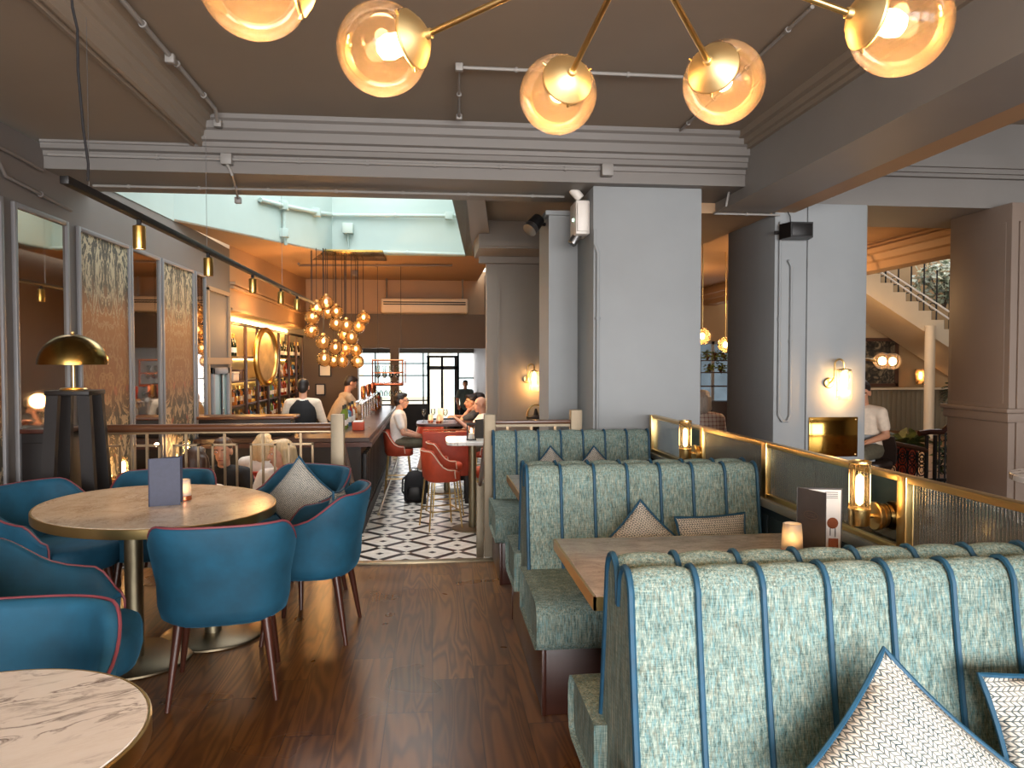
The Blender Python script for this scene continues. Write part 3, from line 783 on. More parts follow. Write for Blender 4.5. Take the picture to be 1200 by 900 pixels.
def part_sconce(label, y, z=.905):
    t = thing('partition_sconce', label, 'wall lamp', (XP-.012, y, z), 0, 'reeded glass sconces on the partition')
    x = XP-.105; ze = z-.02
    MX = lambda x_, z_: Matrix.Translation((x_, y, z_)) @ Matrix.Rotation(-PI/2, 4, 'Y')
    m = MB(); m.lathe([(.044, 0), (.045, .012), (.038, .014), (.038, .020), (.050, .022), (.052, .026), (.052, .038), (.049, .041), (.012, .042)], 36, MX(XP-.010, ze)); m.build('backplate', 'brass', t)
    MB().cyl((XP-.045, y, ze), (x, y, ze), .008, None, 12).build('arm', 'brass', t)
    T = Matrix.Translation((x, y, ze))
    MB().lathe([(.010, -.034), (.034, -.032), (.036, -.028), (.036, .022), (.039, .024), (.039, .030), (.030, .031)], 32, T).build('lamp_cup', 'brass', t)
    m = MB(); rings = []
    for z_ in (.030, .16, .196): rings.append([T @ V(((.0355+.0022*math.cos(18*2*PI*i/144))*math.cos(2*PI*i/144), (.0355+.0022*math.cos(18*2*PI*i/144))*math.sin(2*PI*i/144), z_)) for i in range(144)])
    m.loft(rings, True, False); m.build('glass_shade', 'clear_amber', t, 80)
    MB().lathe([(.037, .194), (.039, .196), (.039, .203), (.030, .205), (.030, .1945)], 28, T).build('shade_ring', 'brass', t)
    MB().lathe([(.004, .04), (.013, .05), (.015, .10), (.013, .145), (.004, .155)], 14, T).build('bulb', 'bulb_soft', t)
glass('clear_amber', (255,226,180), .88, .12)
sy1 = P(1007, 600, x=XP-.105).y; sy2 = P(803, 520, x=XP-.105).y
part_sconce('brass sconce with reeded glass on the partition beside the open-menu table', sy1)
part_sconce('brass sconce with reeded glass at the far end of the partition near the grey column', sy2)

# ---- railings
pm('railing_metal', (150,128,100), .4, .7, .08, 14)
t = thing('railing', 'dark wood topped railing with brass bars behind the oval table', 'railing', (-1.5, 5.47, 0), 0, 'railings above the bar steps')
m = MB(); m.tube([(-2.36, 5.47, .985), (-.70, 5.47, .985)], .030, 12); m.build('handrail', 'rail_wood', t)
m = MB(); m.box(-2.36, -.70, 5.455, 5.485, .945, .96, .003); m.build('under_rail', 'railing_metal', t)
px_units = [-2.24+.262*i for i in range(6)]
for u in px_units:
    m = MB(); m.box(u-.008, u+.008, 5.462, 5.478, .08, .95)
    for s_ in (-1, 1): m.box(u+s_*.082-.007, u+s_*.082+.007, 5.463, 5.477, .08, .87)
    m.box(u-.089, u+.089, 5.463, 5.477, .858, .872); m.build('baluster', 'railing_metal', t)
m = MB(); m.box(-2.36, -.70, 5.46, 5.48, .06, .085); m.build('bottom_rail', 'railing_metal', t)
m = MB(); m.box(-.715, -.625, 5.425, 5.515, 0, 1.075, .004); m.build('post', 'bronze_pale', t)
m = MB(); m.box(-2.40, -2.35, 5.445, 5.495, 0, 1.0, .004); m.build('post', 'bronze_pale', t)
t = thing('railing', 'short wood topped railing between two pale posts behind the farthest banquette', 'railing', (.7, 5.57, 0), 0, 'railings above the bar steps')
m = MB(); m.box(.46, 1.05, 5.545, 5.60, .985, 1.015, .006); m.build('handrail', 'rail_wood', t)
m = MB(); m.box(.46, 1.05, 5.56, 5.585, .965, .984); m.build('under_rail', 'bronze_pale', t)
for x in (.56, .74, .92): MB().box(x-.009, x+.009, 5.562, 5.580, .1, .966).build('baluster', 'railing_metal', t)
MB().box(.385, .468, 5.52, 5.605, 0, 1.06, .004).build('post', 'bronze_pale', t)
MB().box(1.035, 1.12, 5.525, 5.61, 0, 1.09, .004).build('post', 'bronze_pale', t)
t = thing('stair_rail', 'sloping dark handrail beside the steps, left of the tiled floor', 'handrail', (-.60, 5.8, LOW), 0, 'handrails of the bar steps')
m = MB(); m.tube([(-.645, 5.52, .86), (-.64, 6.35, .34)], .020, 10); m.build('handrail', 'rail_wood', t)
m = MB(); m.box(-.665, -.615, 6.34, 6.39, LOW, .36, .004); m.build('post', 'railing_metal', t)
t = thing('stair_rail', 'short pale metal post and handrail at the right of the tiled floor', 'handrail', (.40, 6.3, LOW), 0, 'handrails of the bar steps')
m = MB(); m.tube([(.405, 5.62, .84), (.405, 6.36, .40)], .020, 10); m.build('handrail', 'rail_wood', t)
m = MB(); m.box(.375, .435, 6.33, 6.39, LOW, .42, .004); m.build('post', 'bronze_pale', t)

# ---- mushroom lamp on its stand, cabinet at the wall
t = thing('lamp_stand', 'tall dark wood stand with splayed legs carrying the mushroom lamp', 'stand', (-2.2, 4.92, 0))
MB().box(-2.33, -2.07, 4.80, 5.04, 1.245, 1.275, .006).build('top', 'dark_wood', t)
for sx in (-1, 1):
    for sy in (-1, 1):
        m = MB(); a = V((-2.2+sx*.09, 4.92+sy*.085, 1.245)); b = V((-2.2+sx*.155, 4.92+sy*.13, 0))
        q = lambda p, k: [p+V((-k, -.02, 0)), p+V((k, -.02, 0)), p+V((k, .02, 0)), p+V((-k, .02, 0))]
        m.loft([q(b, .04), q(a, .035)]); m.build('leg', 'dark_wood', t)
MB().box(-2.31, -2.09, 4.82, 5.02, .30, .33, .004).build('shelf', 'dark_wood', t)
t = thing('mushroom_lamp', 'brass dome table lamp on the tall dark stand', 'lamp', (-2.2, 4.92, 1.276))
T = Matrix.Translation((-2.21, 4.92, 1.276))
pm('brass_dark', (150,122,66), .22, 1, .06, 4)
MB().lathe([(.075, 0), (.078, .005), (.07, .012), (.012, .016)], 28, T).build('base', 'brass', t)
MB().cyl(T @ V((0,0,.01)), T @ V((0,0,.20)), .010, None, 12).build('stem', 'brass', t)
dome = [(.197*math.cos(a*PI/32), .16+.185*math.sin(a*PI/32)) for a in range(0, 16)]+[(.004, .345)]
inner = [(r*.975, z-.004) for r, z in dome[::-1]]
MB().lathe(dome+inner, 40, T, False).build('shade', 'brass_dark', t)
MB().sph(T @ V((0,0,.353)), .010, 10, 8).build('finial', 'brass', t)
MB().sph(T @ V((0,0,.215)), (.022, .022, .028), 12, 8).build('bulb', 'bulb', t)
t = thing('side_cabinet', 'low dark wood cabinet at the left wall behind the lamp stand', 'cabinet', (-2.5, 5.25, 0))
MB().box(-2.63, -2.36, 5.10, 5.40, .05, .99, .006).build('body', 'dark_wood', t)
MB().box(-2.635, -2.345, 5.08, 5.41, .99, 1.02, .006).build('top', 'walnut', t)
MB().box(-2.60, -2.39, 5.085, 5.10, .12, .93, .004).build('door', 'dark_wood', t)

# ---- wall panels and mirrors on the left wall
def mk_damask():
    n = N('damask'); x, y, z = n.sep(n.obj())
    ay = n.math('ABSOLUTE', y)
    v = n.comb(n.math('MULTIPLY', ay, 3.4), n.math('MULTIPLY', z, 1.7), 0)
    a = n.noise(v, 1.7, 5, .62, 1.9); b = n.noise(v, 3.9, 4, .6, 1.2)
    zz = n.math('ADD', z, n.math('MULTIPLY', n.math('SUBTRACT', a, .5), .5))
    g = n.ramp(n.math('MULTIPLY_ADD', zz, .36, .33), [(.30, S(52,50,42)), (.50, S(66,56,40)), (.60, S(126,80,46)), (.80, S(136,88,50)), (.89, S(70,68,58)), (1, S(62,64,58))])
    mot = n.math('MAXIMUM', n.math('MULTIPLY', n.math('LESS_THAN', n.math('ABSOLUTE', n.math('SUBTRACT', a, .52)), .034), .9), n.math('MULTIPLY', n.math('GREATER_THAN', b, .605), .85))
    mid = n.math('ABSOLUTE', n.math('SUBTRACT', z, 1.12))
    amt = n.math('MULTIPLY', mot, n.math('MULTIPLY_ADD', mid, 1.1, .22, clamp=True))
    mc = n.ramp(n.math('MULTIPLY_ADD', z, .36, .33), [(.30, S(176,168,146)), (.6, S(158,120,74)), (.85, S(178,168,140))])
    red = n.math('MULTIPLY', n.math('GREATER_THAN', n.noise(v, 2.6, 2), .62), n.math('LESS_THAN', z, .75))
    c = n.mix(n.math('MULTIPLY', red, .5), n.mix(amt, g, mc), S(150,70,50))
    n.set(Base_Color=c, Roughness=.55); MATS['damask'] = n.m
mk_damask()
pm('frame_grey', (118,116,117), .4, 0, .06, 5)
XL = -2.64
def wall_panel(kind, label, y0, y1, z0=-.3, z1=2.43):
    nm = 'wall_mirror' if kind else 'wallpaper_panel'
    t = thing(nm, label, 'mirror' if kind else 'wall panel', (XL, (y0+y1)/2, .5), 0, 'tall mirrors on the left wall' if kind else 'damask panels on the left wall')
    m = MB(); f = .035
    for a, b, c_, d_ in ((y0-f, y0, z0-f, z1+f), (y1, y1+f, z0-f, z1+f)):
        m.box(XL, XL+.028, a, b, c_, d_, .005)
    m.box(XL, XL+.028, y0, y1, z1, z1+f, .005).box(XL, XL+.028, y0, y1, z0-f, z0, .005)
    m.build('frame', 'frame_grey', t)
    MB().box(XL, XL+.010, y0, y1, z0, z1).build('mirror_glass' if kind else 'wallpaper', 'mirror' if kind else 'damask', t)
for k, lab, a, b in ((0, 'damask wallpaper panel cut off by the left edge of the photo', 4.0, 4.92),
    (1, 'tall framed mirror behind the mushroom lamp on the left wall', 5.11, 5.76), (0, 'wide damask wallpaper panel right of the mushroom lamp', 5.98, 6.88),
    (1, 'tall framed mirror between the two damask panels in view', 6.97, 7.62), (0, 'narrow looking damask wallpaper panel nearer the bar', 7.74, 8.66),
    (1, 'slim looking tall mirror beside the bar pier', 8.78, 9.10)):
    wall_panel(k, lab, a, b)
# ================================================================ LAMPS, FIXTURES, BAR, LOBBY
# ---- brass globe chandelier
hub = P(749, -73, z=2.33)
t = thing('globe_chandelier', 'large brass chandelier with amber glass globes near the ceiling above the tables', 'chandelier', hub)
MB().lathe([(.02, -.07), (.06, -.06), (.075, -.02), (.075, .03), (.05, .06), (.018, .07)], 28, Matrix.Translation(hub)).build('hub', 'brass', t)
MB().cyl(hub+V((0,0,.06)), (hub.x, hub.y, 3.13), .012, None, 12).build('stem', 'brass', t)
MB().lathe([(.09, 0), (.09, .012), (.03, .035)], 28, Matrix.Translation((hub.x, hub.y, 3.15)) @ Matrix.Rotation(PI, 4, 'X')).build('ceiling_rose', 'brass', t)
for px, py, zc in ((298, -21, 2.2), (448, 58, 2.2), (654, 111, 2.2), (848, 97, 2.2), (1055, 30, 2.2)):
    c = P(px, py, z=zc); R_ = .108
    a = (hub-c); a.z *= .6; a.normalize()
    M_ = Matrix.Translation(c) @ a.to_track_quat('Z', 'Y').to_matrix().to_4x4()
    pr = [(R_*math.sin(k*PI/28), -R_*math.cos(k*PI/28)) for k in range(0, 23)]
    pr[0] = (.0006, -R_)
    g_ = MB().lathe(pr, 48, M_, False).build('glass_globe', 'globe_glass', t, 80)
    n_ = 16; rings = []
    for rr, zz in ((.066, .078), (.069, .082), (.068, .088), (.050, .104), (.030, .117), (.012, .122), (.012, .135), (.0105, .136)):
        rings.append([M_ @ V(((rr*(1+(.035 if i % 2 else -.03)*(1 if .02 < rr < .06 else .0)))*math.cos(2*PI*i/32), (rr*(1+(.035 if i % 2 else -.03)*(1 if .02 < rr < .06 else .0)))*math.sin(2*PI*i/32), zz)) for i in range(32)])
    cp_ = MB().loft(rings).build('cap', 'brass_cap', t, 30)
    for k in range(3):
        q = k*2*PI/3+.5
        MB().cyl(M_ @ V((.066*math.cos(q), .066*math.sin(q), .084)), M_ @ V((.079*math.cos(q), .079*math.sin(q), .084)), .0028, None, 8).build('screw', 'brass', cp_)
    MB().cyl(M_ @ V((0,0,.125)), hub+(c-hub)*.1, .0075, None, 12).build('arm', 'brass', t)
    MB().lathe([(.006, -.012), (.024, .0), (.030, .022), (.026, .046), (.014, .068), (.010, .08)], 20, M_).build('bulb', 'bulb', t)
# ---- track light
TX = -1.5; TZ = 2.20
ty0 = P(75, 205, x=TX).y; ty1 = P(368, 359, x=TX).y
t = thing('track_light', 'long black track with brass spotlights hanging along the left side', 'track light', (TX, ty0, TZ))
MB().box(TX-.018, TX+.018, ty0, ty1, TZ-.018, TZ+.016, .003).build('rail', 'black_metal', t)
ca = P(103, 212, x=TX); cb = P(84, -2, z=2.96)
m = MB(); m.tube([ca, ca+(cb-ca)*.1+V((.008,0,0)), ca+(cb-ca)*.3, ca+(cb-ca)*.62, ca+(cb-ca)*.84+V((.012,0,0)), ca+(cb-ca)*.95, cb], .006, 8); m.build('power_cable', 'cloth_black', t)
for px in (105, 242, 330):
    q = P(px, 250, x=TX)
    MB().cyl((TX, q.y, TZ), (TX, q.y, 2.96 if q.y < 5.3 else (2.78 if q.y < 6.2 else slope(q.y)+ (1.2 if q.y<12 else 0))), .0018, None, 6).build('suspension_wire', 'steel', t)
for px, py in ((163, 262), (244, 299), (296, 326), (329, 343), (348, 352)):
    q = P(px, py, x=TX)
    s_ = MB().cyl((TX, q.y, TZ-.018), (TX, q.y, TZ-.045), .012, None, 10).build('spotlight', 'black_metal', t)
    z1 = TZ-.05; z0 = z1-.118
    MB().lathe([(.008, z1+.008), (.030, z1), (.031, z1-.004), (.031, z0+.01), (.029, z0), (.026, z0+.006), (.02, z1-.06)], 24, Matrix.Translation((TX, q.y, 0))).build('barrel', 'gold', s_)
    MB().lathe([(.024, z0+.005), (.001, z0+.004)], 20, Matrix.Translation((TX, q.y, 0))).build('lens', 'bulb_soft', s_)
    spot('spot_beam', (TX, q.y, z0-.01), (TX-.12, q.y, 0), 9, (255, 196, 130), 60)

# ---- conduits (painted pipes)
def conduit(label, pts, r=.011, boxes=(), mat='trim_grey', clips=.45, nrm=None):
    t = thing('conduit', label, 'pipe', pts[0], 0, 'painted conduits')
    pts = [V(p) for p in pts]
    MB().tube(pts, r, 10).build('pipe', mat, t)
    for c, sz in boxes: MB().cbox(c, (sz, sz*.9, sz) if isinstance(sz, float) else sz, .006).build('junction_box', mat, t)
    for a, b in zip(pts, pts[1:]):
        d = b-a; n_ = int(d.length/clips)
        for k in range(n_):
            c = a+d*((k+.5)/n_); u = d.normalized()*.008
            MB().cyl(c-u, c+u, r*1.6, None, 8).build('clip', mat, t)
    return t
a = P(145, 0, z=3.12); b = P(256, 132, z=3.12)
conduit('painted pipe with a round box along the left ceiling moulding', [(-1.42, 2.2, 3.125), (-1.42, 5.2, 3.125), (-1.44, 5.34, 3.07)], .013, [(V((-1.42, P(200, 67, z=3.12).y, 3.11)), .05), (V((-1.44, 5.34, 3.07)), .05)])
p_ = [P(538, 137, z=3.126), P(538, 79, z=3.126), P(800, 90, z=3.126)]
conduit('painted pipe with a corner box across the ceiling behind the globes', p_, .010, [(p_[1], .045), (p_[0], .04)])
p_ = [P(793, 157, z=3.135), P(952, 8, z=3.135)]
conduit('painted pipe running back along the right of the ceiling', p_, .010)
zc = P(500, 193, y=5.47).z
conduit('long painted pipe with two boxes across the cornice face', [(-2.6, 5.478, zc), (1.22, 5.478, zc)], .010, [(P(266, 187, y=5.47), .075), (P(711, 200, y=5.47), .085)])
zs = 2.76
q0 = P(266, 192, y=5.47); q1 = P(279, 233, z=zs)
conduit('short bent painted pipe dropping from the left cornice box to a sensor', [q0+V((0,-.01,0)), V((q0.x+.02, 5.478, 2.79)), V((q0.x+.03, 5.48, 2.762)), V((q1.x, q1.y, zs))], .010, [(q1+V((0,0,-.012)), .05)])
y_ = P(300, 222, z=zs).y
conduit('painted pipe along the underside of the cross beam', [(-2.5, y_, zs), (1.05, y_, zs)], .010)
conduit('upper painted pipe along the left wall below the ceiling', [(-2.62, 2.5, 2.78), (-2.62, 5.1, 2.76), (-2.6, 5.4, 2.74)], .013, (), 'wall_left_grey')
conduit('lower painted pipe along the left wall below the ceiling', [(-2.615, 2.5, 2.70), (-2.615, 4.9, 2.68), (-2.615, 4.98, 2.60), (-2.6, 5.8, 2.55)], .013, (), 'wall_left_grey')
q0 = P(834, 156, y=5.35); q1 = P(836, 250, y=6.05); q2 = P(912, 250, y=6.05)
conduit('painted pipe dropping beside the right beam then along its far end', [(q1.x-.012, 5.6, 2.95), (q1.x-.012, 5.75, 2.68), (q1.x-.012, 6.02, 2.672), (q2.x, 6.02, 2.672)], .009)
conduit('vertical painted pipe on the left corner of the big grey column', [(1.225, 5.575, 2.33), (1.245, 5.570, 2.27), (1.245, 5.570, .3)], .013, (), 'wall_grey', .8)
conduit('looped painted pipe on the left strip of the second column', [(2.90, 6.035, 2.62), (2.90, 6.035, 1.0), (2.93, 6.03, .95), (2.975, 6.03, .95), (3.0, 6.035, 1.0), (3.0, 6.035, 2.25), (2.97, 6.03, 2.30)], .012, (), 'wall_grey', .9)
q = [P(330, 240, y=11.0), P(332, 288, y=11.2), P(362, 306, y=12.2)]
def on_ab(px, py):      # point on the slanting left wall of the skylight, just proud of it
    r = P(px, py, y=10)-V((0, 0, CAM_H)); n_ = V(((B-A).y, -(B-A).x, 0)).normalized(); t_ = (A+n_*.035).dot(n_)/r.dot(n_)
    return V((0, 0, CAM_H+r.z*t_))+V((r.x*t_, r.y*t_, 0))
conduit('painted pipe with round boxes at the left of the turquoise skylight wall', [on_ab(305, 234), on_ab(331, 241), on_ab(371, 249), P(390, 252, y=12.19), P(535, 253, y=12.2)], .03, [(on_ab(332, 241), .12), (on_ab(371, 249), .12), (P(526, 253, y=12.18), .12)], 'turquoise', 1.5)
conduit('painted pipe dropping down the slanting turquoise skylight wall', [on_ab(333, 243), on_ab(333, 272), on_ab(335, 287)], .025, [(on_ab(333, 273), .12)], 'turquoise', 1.5)
conduit('painted pipe with a switch box on the back turquoise skylight wall', [P(408, 268, y=12.18), P(408, 294, y=12.18), P(545, 298, y=12.2)], .025, [(P(408, 268, y=12.15), .16)], 'turquoise', 1.5)
conduit('thin brown pipe hanging under the bar ceiling', [P(350, 309, y=12.6), P(350, 311, y=13.4), P(530, 311, y=13.4)], .02, [(P(416, 320, y=13.3), .1)], 'col_brown', 2)

# ---- things on the columns
t = thing('emergency_light', 'white emergency light box with twin heads on the side of the big grey column', 'emergency light', (1.15, 5.82, 2.45))
c = P(686, 257, y=5.80); c.x = 1.16
MB().cbox((1.158, 5.83, c.z), (.111, .24, .26), .012).build('body', 'white_plastic', t)
MB().cbox((1.155, 5.705, c.z), (.085, .02, .22), .006).build('cover', 'white_plastic', t)
for i, (dy, dz, rx) in enumerate(((-.02, .16, .9), (.03, -.15, .3))):
    M_ = Matrix.Translation((1.12, 5.80+dy, c.z+dz+.03*(1-i))) @ Matrix.Rotation(-.75 if i == 0 else .6, 4, 'Y')
    h_ = MB().lathe([(.03, -.05), (.036, -.045), (.036, .035), (.032, .05), (.004, .05)], 18, M_).build('lamp_head', 'white_plastic' if i == 0 else 'steel', t)
    MB().lathe([(.028, -.053), (.001, -.054)], 16, M_).build('lens', 'clear_glass', h_)
MB().cbox((1.095, 5.79, c.z-.01), (.012, .016, .02), .003).build('indicator', emit('led_green', (190,255,220), 3), t)
t = thing('speaker', 'black wall speaker high on the second column', 'speaker', P(934, 271, y=5.92))
c = P(935, 271, y=5.92)
m = MB(); m.prism([c+V(p) for p in ((-.125, .07, -.06), (.125, .07, -.06), (.095, -.07, -.06), (-.095, -.07, -.06))], (.0, 0, .125)); m.build('body', 'black_plastic', t)
MB().cbox(c+V((0,-.072,.003)), (.17, .006, .10), .003).build('grille', 'black_metal', t)
MB().cyl(c+V((-.13,.07,0)), c+V((-.16,.09,0)), .015, None, 10).build('bracket', 'black_metal', t)
m = MB(); m.tube([c+V((-.02,.085,.06)), c+V((-.02,.095,.14)), c+V((-.05,.095,.19)), c+V((-.14,.09,.20))], .005, 6); m.build('cable', 'black_plastic', t)
t = thing('spot_lamp', 'dark round spot lamp under the ceiling on the narrow pier', 'spot lamp', P(628, 262, y=6.3))
c = P(627, 262, y=6.35); M_ = Matrix.Translation(c) @ Matrix.Rotation(.7, 4, 'Y') @ Matrix.Rotation(-.4, 4, 'X')
MB().lathe([(.03, .08), (.055, .06), (.06, .0), (.06, -.04), (.05, -.042), (.045, -.03)], 22, M_).build('barrel', 'black_metal', t)
MB().lathe([(.052, -.045), (.062, -.042), (.064, -.09), (.055, -.092)], 22, M_).build('shade_ring', 'steel', t)
MB().cyl(c+V((.02,0,0)), (.965, c.y+.03, c.z), .014, None, 10).build('bracket', 'black_metal', t)
t = thing('plaque', 'polished brass plaque with four screws on the second column', 'plaque', (3.4, 6.02, .82))
pm('brass_polished', (188,146,70), .1, 1, .05, 3, .25)
a = P(948, 489, y=6.02); b = P(1004, 532, y=6.02)
MB().box(a.x, b.x, 6.008, 6.0295, b.z-.02, a.z, .003).build('plate', 'brass_polished', t)
for x in (a.x+.02, b.x-.02):
    for z in (a.z-.02, b.z): MB().sph((x, 6.006, z), (.008, .004, .008), 10, 6).build('screw', 'brass', t)
def neck_sconce(label, c, wall_y, s=1, grp='swan neck sconces'):
    t = thing('swan_neck_sconce', label, 'wall lamp', (c[0], wall_y, c[2]), 0, grp)
    c = V(c); T = Matrix.Translation(c)
    wx = c.x-.085
    MB().lathe([(.042, 0), (.044, .01), (.036, .018), (.01, .022)], 22, Matrix.Translation((wx, wall_y, c.z-.0)) @ Matrix.Rotation(PI/2, 4, 'X')).build('backplate', 'brass', t)
    pts = [V((wx, wall_y-.02, c.z)), V((wx, wall_y-.05, c.z+.01)), V((wx, c.y, c.z+.05)), V((wx+.002, c.y, c.z+.14))]
    for k in range(1, 9):
        q = PI-k*PI/8; pts.append(V((wx+.042+.042*math.cos(q), c.y, c.z+.15+.05*math.sin(q))))
    pts.append(V((c.x, c.y, c.z+.115)))
    MB().tube(pts, .008, 10).build('arm', 'brass', t)
    MB().lathe([(.012, .125), (.040, .118), (.062, .112), (.062, .106), (.012, .106)], 24, T).build('cap', 'brass', t)
    m = MB(); rings = []
    for z_ in (.108, -.02, -.14): rings.append([T @ V(((.058+.002*math.cos(16*2*PI*i/96))*math.cos(2*PI*i/96), (.058+.002*math.cos(16*2*PI*i/96))*math.sin(2*PI*i/96), z_)) for i in range(96)])
    m.loft(rings, True, False); m.build('glass_shade', 'clear_amber', t, 80)
    MB().lathe([(.006, .10), (.02, .08), (.024, .02), (.02, -.04), (.004, -.06)], 14, T).build('bulb', 'bulb', t)
    point('sconce_glow', c+V((0, .0, -.085)), 4.0, (255,196,124), .02)
c = P(989, 449, y=5.93); neck_sconce('brass swan neck sconce glowing above the plaque on the second column', (c.x, 5.93, c.z), 6.03)
c = P(626, 445, y=9.48); neck_sconce('small swan neck sconce on the taupe wall beyond the railing', (c.x, 9.48, c.z), 9.59)
t = thing('arched_lamp', 'small arched brass lamp with dark base standing behind the short railing', 'lamp', (1.2, 8.4, .6))
c = P(628, 488, y=8.4)
m = MB(); m.tube([c+V((.10*math.cos(PI*k/12), 0, .13*math.sin(PI*k/12))) for k in range(13)], .010, 8); m.build('arch', 'brass', t)
MB().lathe([(.11, -.02), (.11, .0), (.03, .02), (.012, .09)], 20, Matrix.Translation(c)).build('base', 'dark_wood', t)
MB().lathe([(.05, -.9), (.05, -.1), (.11, -.02)], 16, Matrix.Translation(c)).build('stand', 'dark_wood', t)

# ---- air conditioner and pendant cluster over the bar
t = thing('air_conditioner', 'long cream air conditioner under the ceiling at the far wall', 'air conditioner', (-.14, 15.9, 2.6))
a = P(447, 350, y=15.9); b = P(548, 368, y=15.9)
MB().box(a.x, b.x, 15.7, 16.29, b.z, a.z, .04, None, 3).build('body', pm('ac_cream', (222,200,170), .5, 0, .04, 4), t)
MB().box(a.x+.05, b.x-.05, 15.685, 15.72, b.z+.17, b.z+.235, .005).build('vent', 'black_plastic', t)
MB().box(a.x+.05, b.x-.05, 15.67, 15.70, b.z+.192, b.z+.212, .004).build('louvre', 'ac_cream', t)
for x in (a.x+.1, b.x-.1): MB().cyl((x, 16.0, a.z), (x, 16.0, 3.2), .02, None, 8).build('hanger', 'steel', t)
CL = [(382,355,19),(371,362,17),(384,366,16),(394,366,16),(366,372,18),(365,388,18),(394,380,16),(406,382,16),(426,373,14),(420,383,14),(404,392,15),(412,396,16),(379,401,17),(393,408,16),(405,409,13),(417,410,13),(380,421,17),(391,423,15),(401,423,15),(419,424,14)]
t = thing('pendant_cluster', 'cluster of amber glass globe pendants hanging over the bar', 'pendant lamp', (-1.5, 12.3, 3.15))
rnd = random.Random(3)
MB().box(-2.15, -.75, 11.9, 12.9, 3.15, 3.19, .01).build('ceiling_plate', 'brass_dark', t)
for px, py, w_ in CL:
    y = min(13.0, max(11.6, .222*880/w_)); c = P(px, py, y=y)
    R_ = .112
    g_ = MB().sph(c, R_, 24, 16).build('globe', 'amber_glass', t)
    MB().sph(c+V((0,0,.02)), (.026, .026, .036), 12, 8).build('bulb', 'bulb_soft', g_)
    MB().lathe([(.03, R_-.012), (.03, R_+.02), (.006, R_+.03)], 12, Matrix.Translation(c)).build('cap', 'brass', g_)
    MB().cyl(c+V((0,0,R_+.02)), (c.x, c.y, 3.16), .005, None, 6).build('cable', 'black_metal', g_)

# ---- back bar
pm('shelf_wood', (70,44,28), .4, 0, .2, 6); pm('backlit_cream', (236,214,160), .6, 0, .05, 3); pm('cabinet_dark', (40,28,22), .4, 0, .2, 6)
SX0, SX1 = -3.06, -2.70
t = thing('back_bar', 'tall backlit bar shelving with dark uprights along the left side', 'shelving', (-2.9, 13.2, LOW))
MB().box(SX0-.02, SX0, 10.28, 16.15, .45, 2.12).build('back_panel', 'backlit_cream', t)
MB().box(SX0, -2.62, 10.28, 16.15, LOW, .45, .01).build('base_cabinet', 'cabinet_dark', t)
SHZ = (.84, 1.18, 1.53)
for z in SHZ: MB().box(SX0, SX1, 10.28, 16.15, z-.025, z, .003).build('shelf', 'shelf_wood', t)
MB().box(SX0, -2.66, 10.28, 16.15, .45, .49, .006).build('counter', 'walnut', t)
for y in (10.34, 11.3, 12.05, 12.8, 13.7, 14.6, 15.4, 16.1): MB().box(SX1-.02, SX1+.025, y-.022, y+.022, .49, 2.0, .003).build('upright', 'shelf_wood', t)
MB().box(SX1-.02, SX1+.03, 10.28, 16.15, 1.96, 2.0, .004).build('top_rail', 'black_metal', t)
MB().box(SX0, SX0+.06, 10.28, 16.15, 2.06, 2.11).build('cove_light', emit('cove', (255,222,150), 9), t)
for z in SHZ[1:]: MB().box(SX0, SX0+.02, 10.28, 16.15, z-.05, z-.03).build('shelf_light', emit('cove2', (255,214,140), 5), t)
t = thing('oval_mirror', 'tall gilt oval mirror among the bar shelves', 'mirror', (-2.6, 12.2, 1.5))
c = P(312, 418, x=-2.58); M_ = Matrix.Translation(c) @ Matrix.Rotation(-.30, 4, 'Z') @ Matrix.Rotation(PI/2, 4, 'Y')
ring = [M_ @ V((.42*math.cos(2*PI*k/40), .30*math.sin(2*PI*k/40), 0)) for k in range(40)]
MB().tube(ring, .045, 10, True).build('frame', 'gold', t)
MB().loft([[M_ @ V((.40*math.cos(2*PI*k/40), .28*math.sin(2*PI*k/40), z)) for k in range(40)] for z in (-.02, .005)]).build('mirror_glass', pm('mirror_gilt', (236,214,160), .3, .7, .2, 6), t)
# bottles
BG = {}
for nm, rgb in (('bottle_green', (24,40,26)), ('bottle_dark', (26,20,18)), ('bottle_amber', (150,84,30)), ('bottle_clear', (196,196,184)), ('bottle_gold', (206,160,74)), ('bottle_red', (140,44,30)), ('bottle_blue', (70,110,140)), ('bottle_lime', (110,130,50))): bottle_glass(nm, rgb)
PR = {'wine': [(.001,0),(.037,0),(.038,.01),(.038,.19),(.034,.215),(.015,.25),(.0145,.30),(.001,.30)],
      'champagne': [(.001,0),(.043,0),(.044,.01),(.044,.16),(.036,.21),(.018,.255),(.016,.30),(.019,.31),(.001,.32)],
      'spirit': [(.001,0),(.042,0),(.043,.01),(.043,.17),(.038,.19),(.016,.205),(.015,.26),(.001,.262)],
      'squat': [(.001,0),(.05,0),(.054,.03),(.05,.10),(.02,.14),(.016,.19),(.02,.195),(.02,.215),(.001,.216)]}
def mk_bottle(kind, mat, lab_mat):
    b = MB().lathe(PR[kind], 14).build('bottle', mat, None)
    if lab_mat:
        r = PR[kind][2][0]+.0012 if kind != 'squat' else .0545
        MB().lathe([(r, .05), (r, .12)] if kind != 'squat' else [(.0535, .035), (.0515, .09)], 14, None, False).build('label_band', lab_mat, b, w=False)
    topz = PR[kind][-1][1]
    MB().lathe([(.017, topz-.045), (.0175, topz+.003), (.001, topz+.004)] if kind != 'champagne' else [(.0185, topz-.075), (.021, topz), (.001, topz+.004)], 10).build('cap', 'gold' if kind in ('champagne', 'spirit') else 'black_plastic', b, w=False)
    return b
PROTO = {}
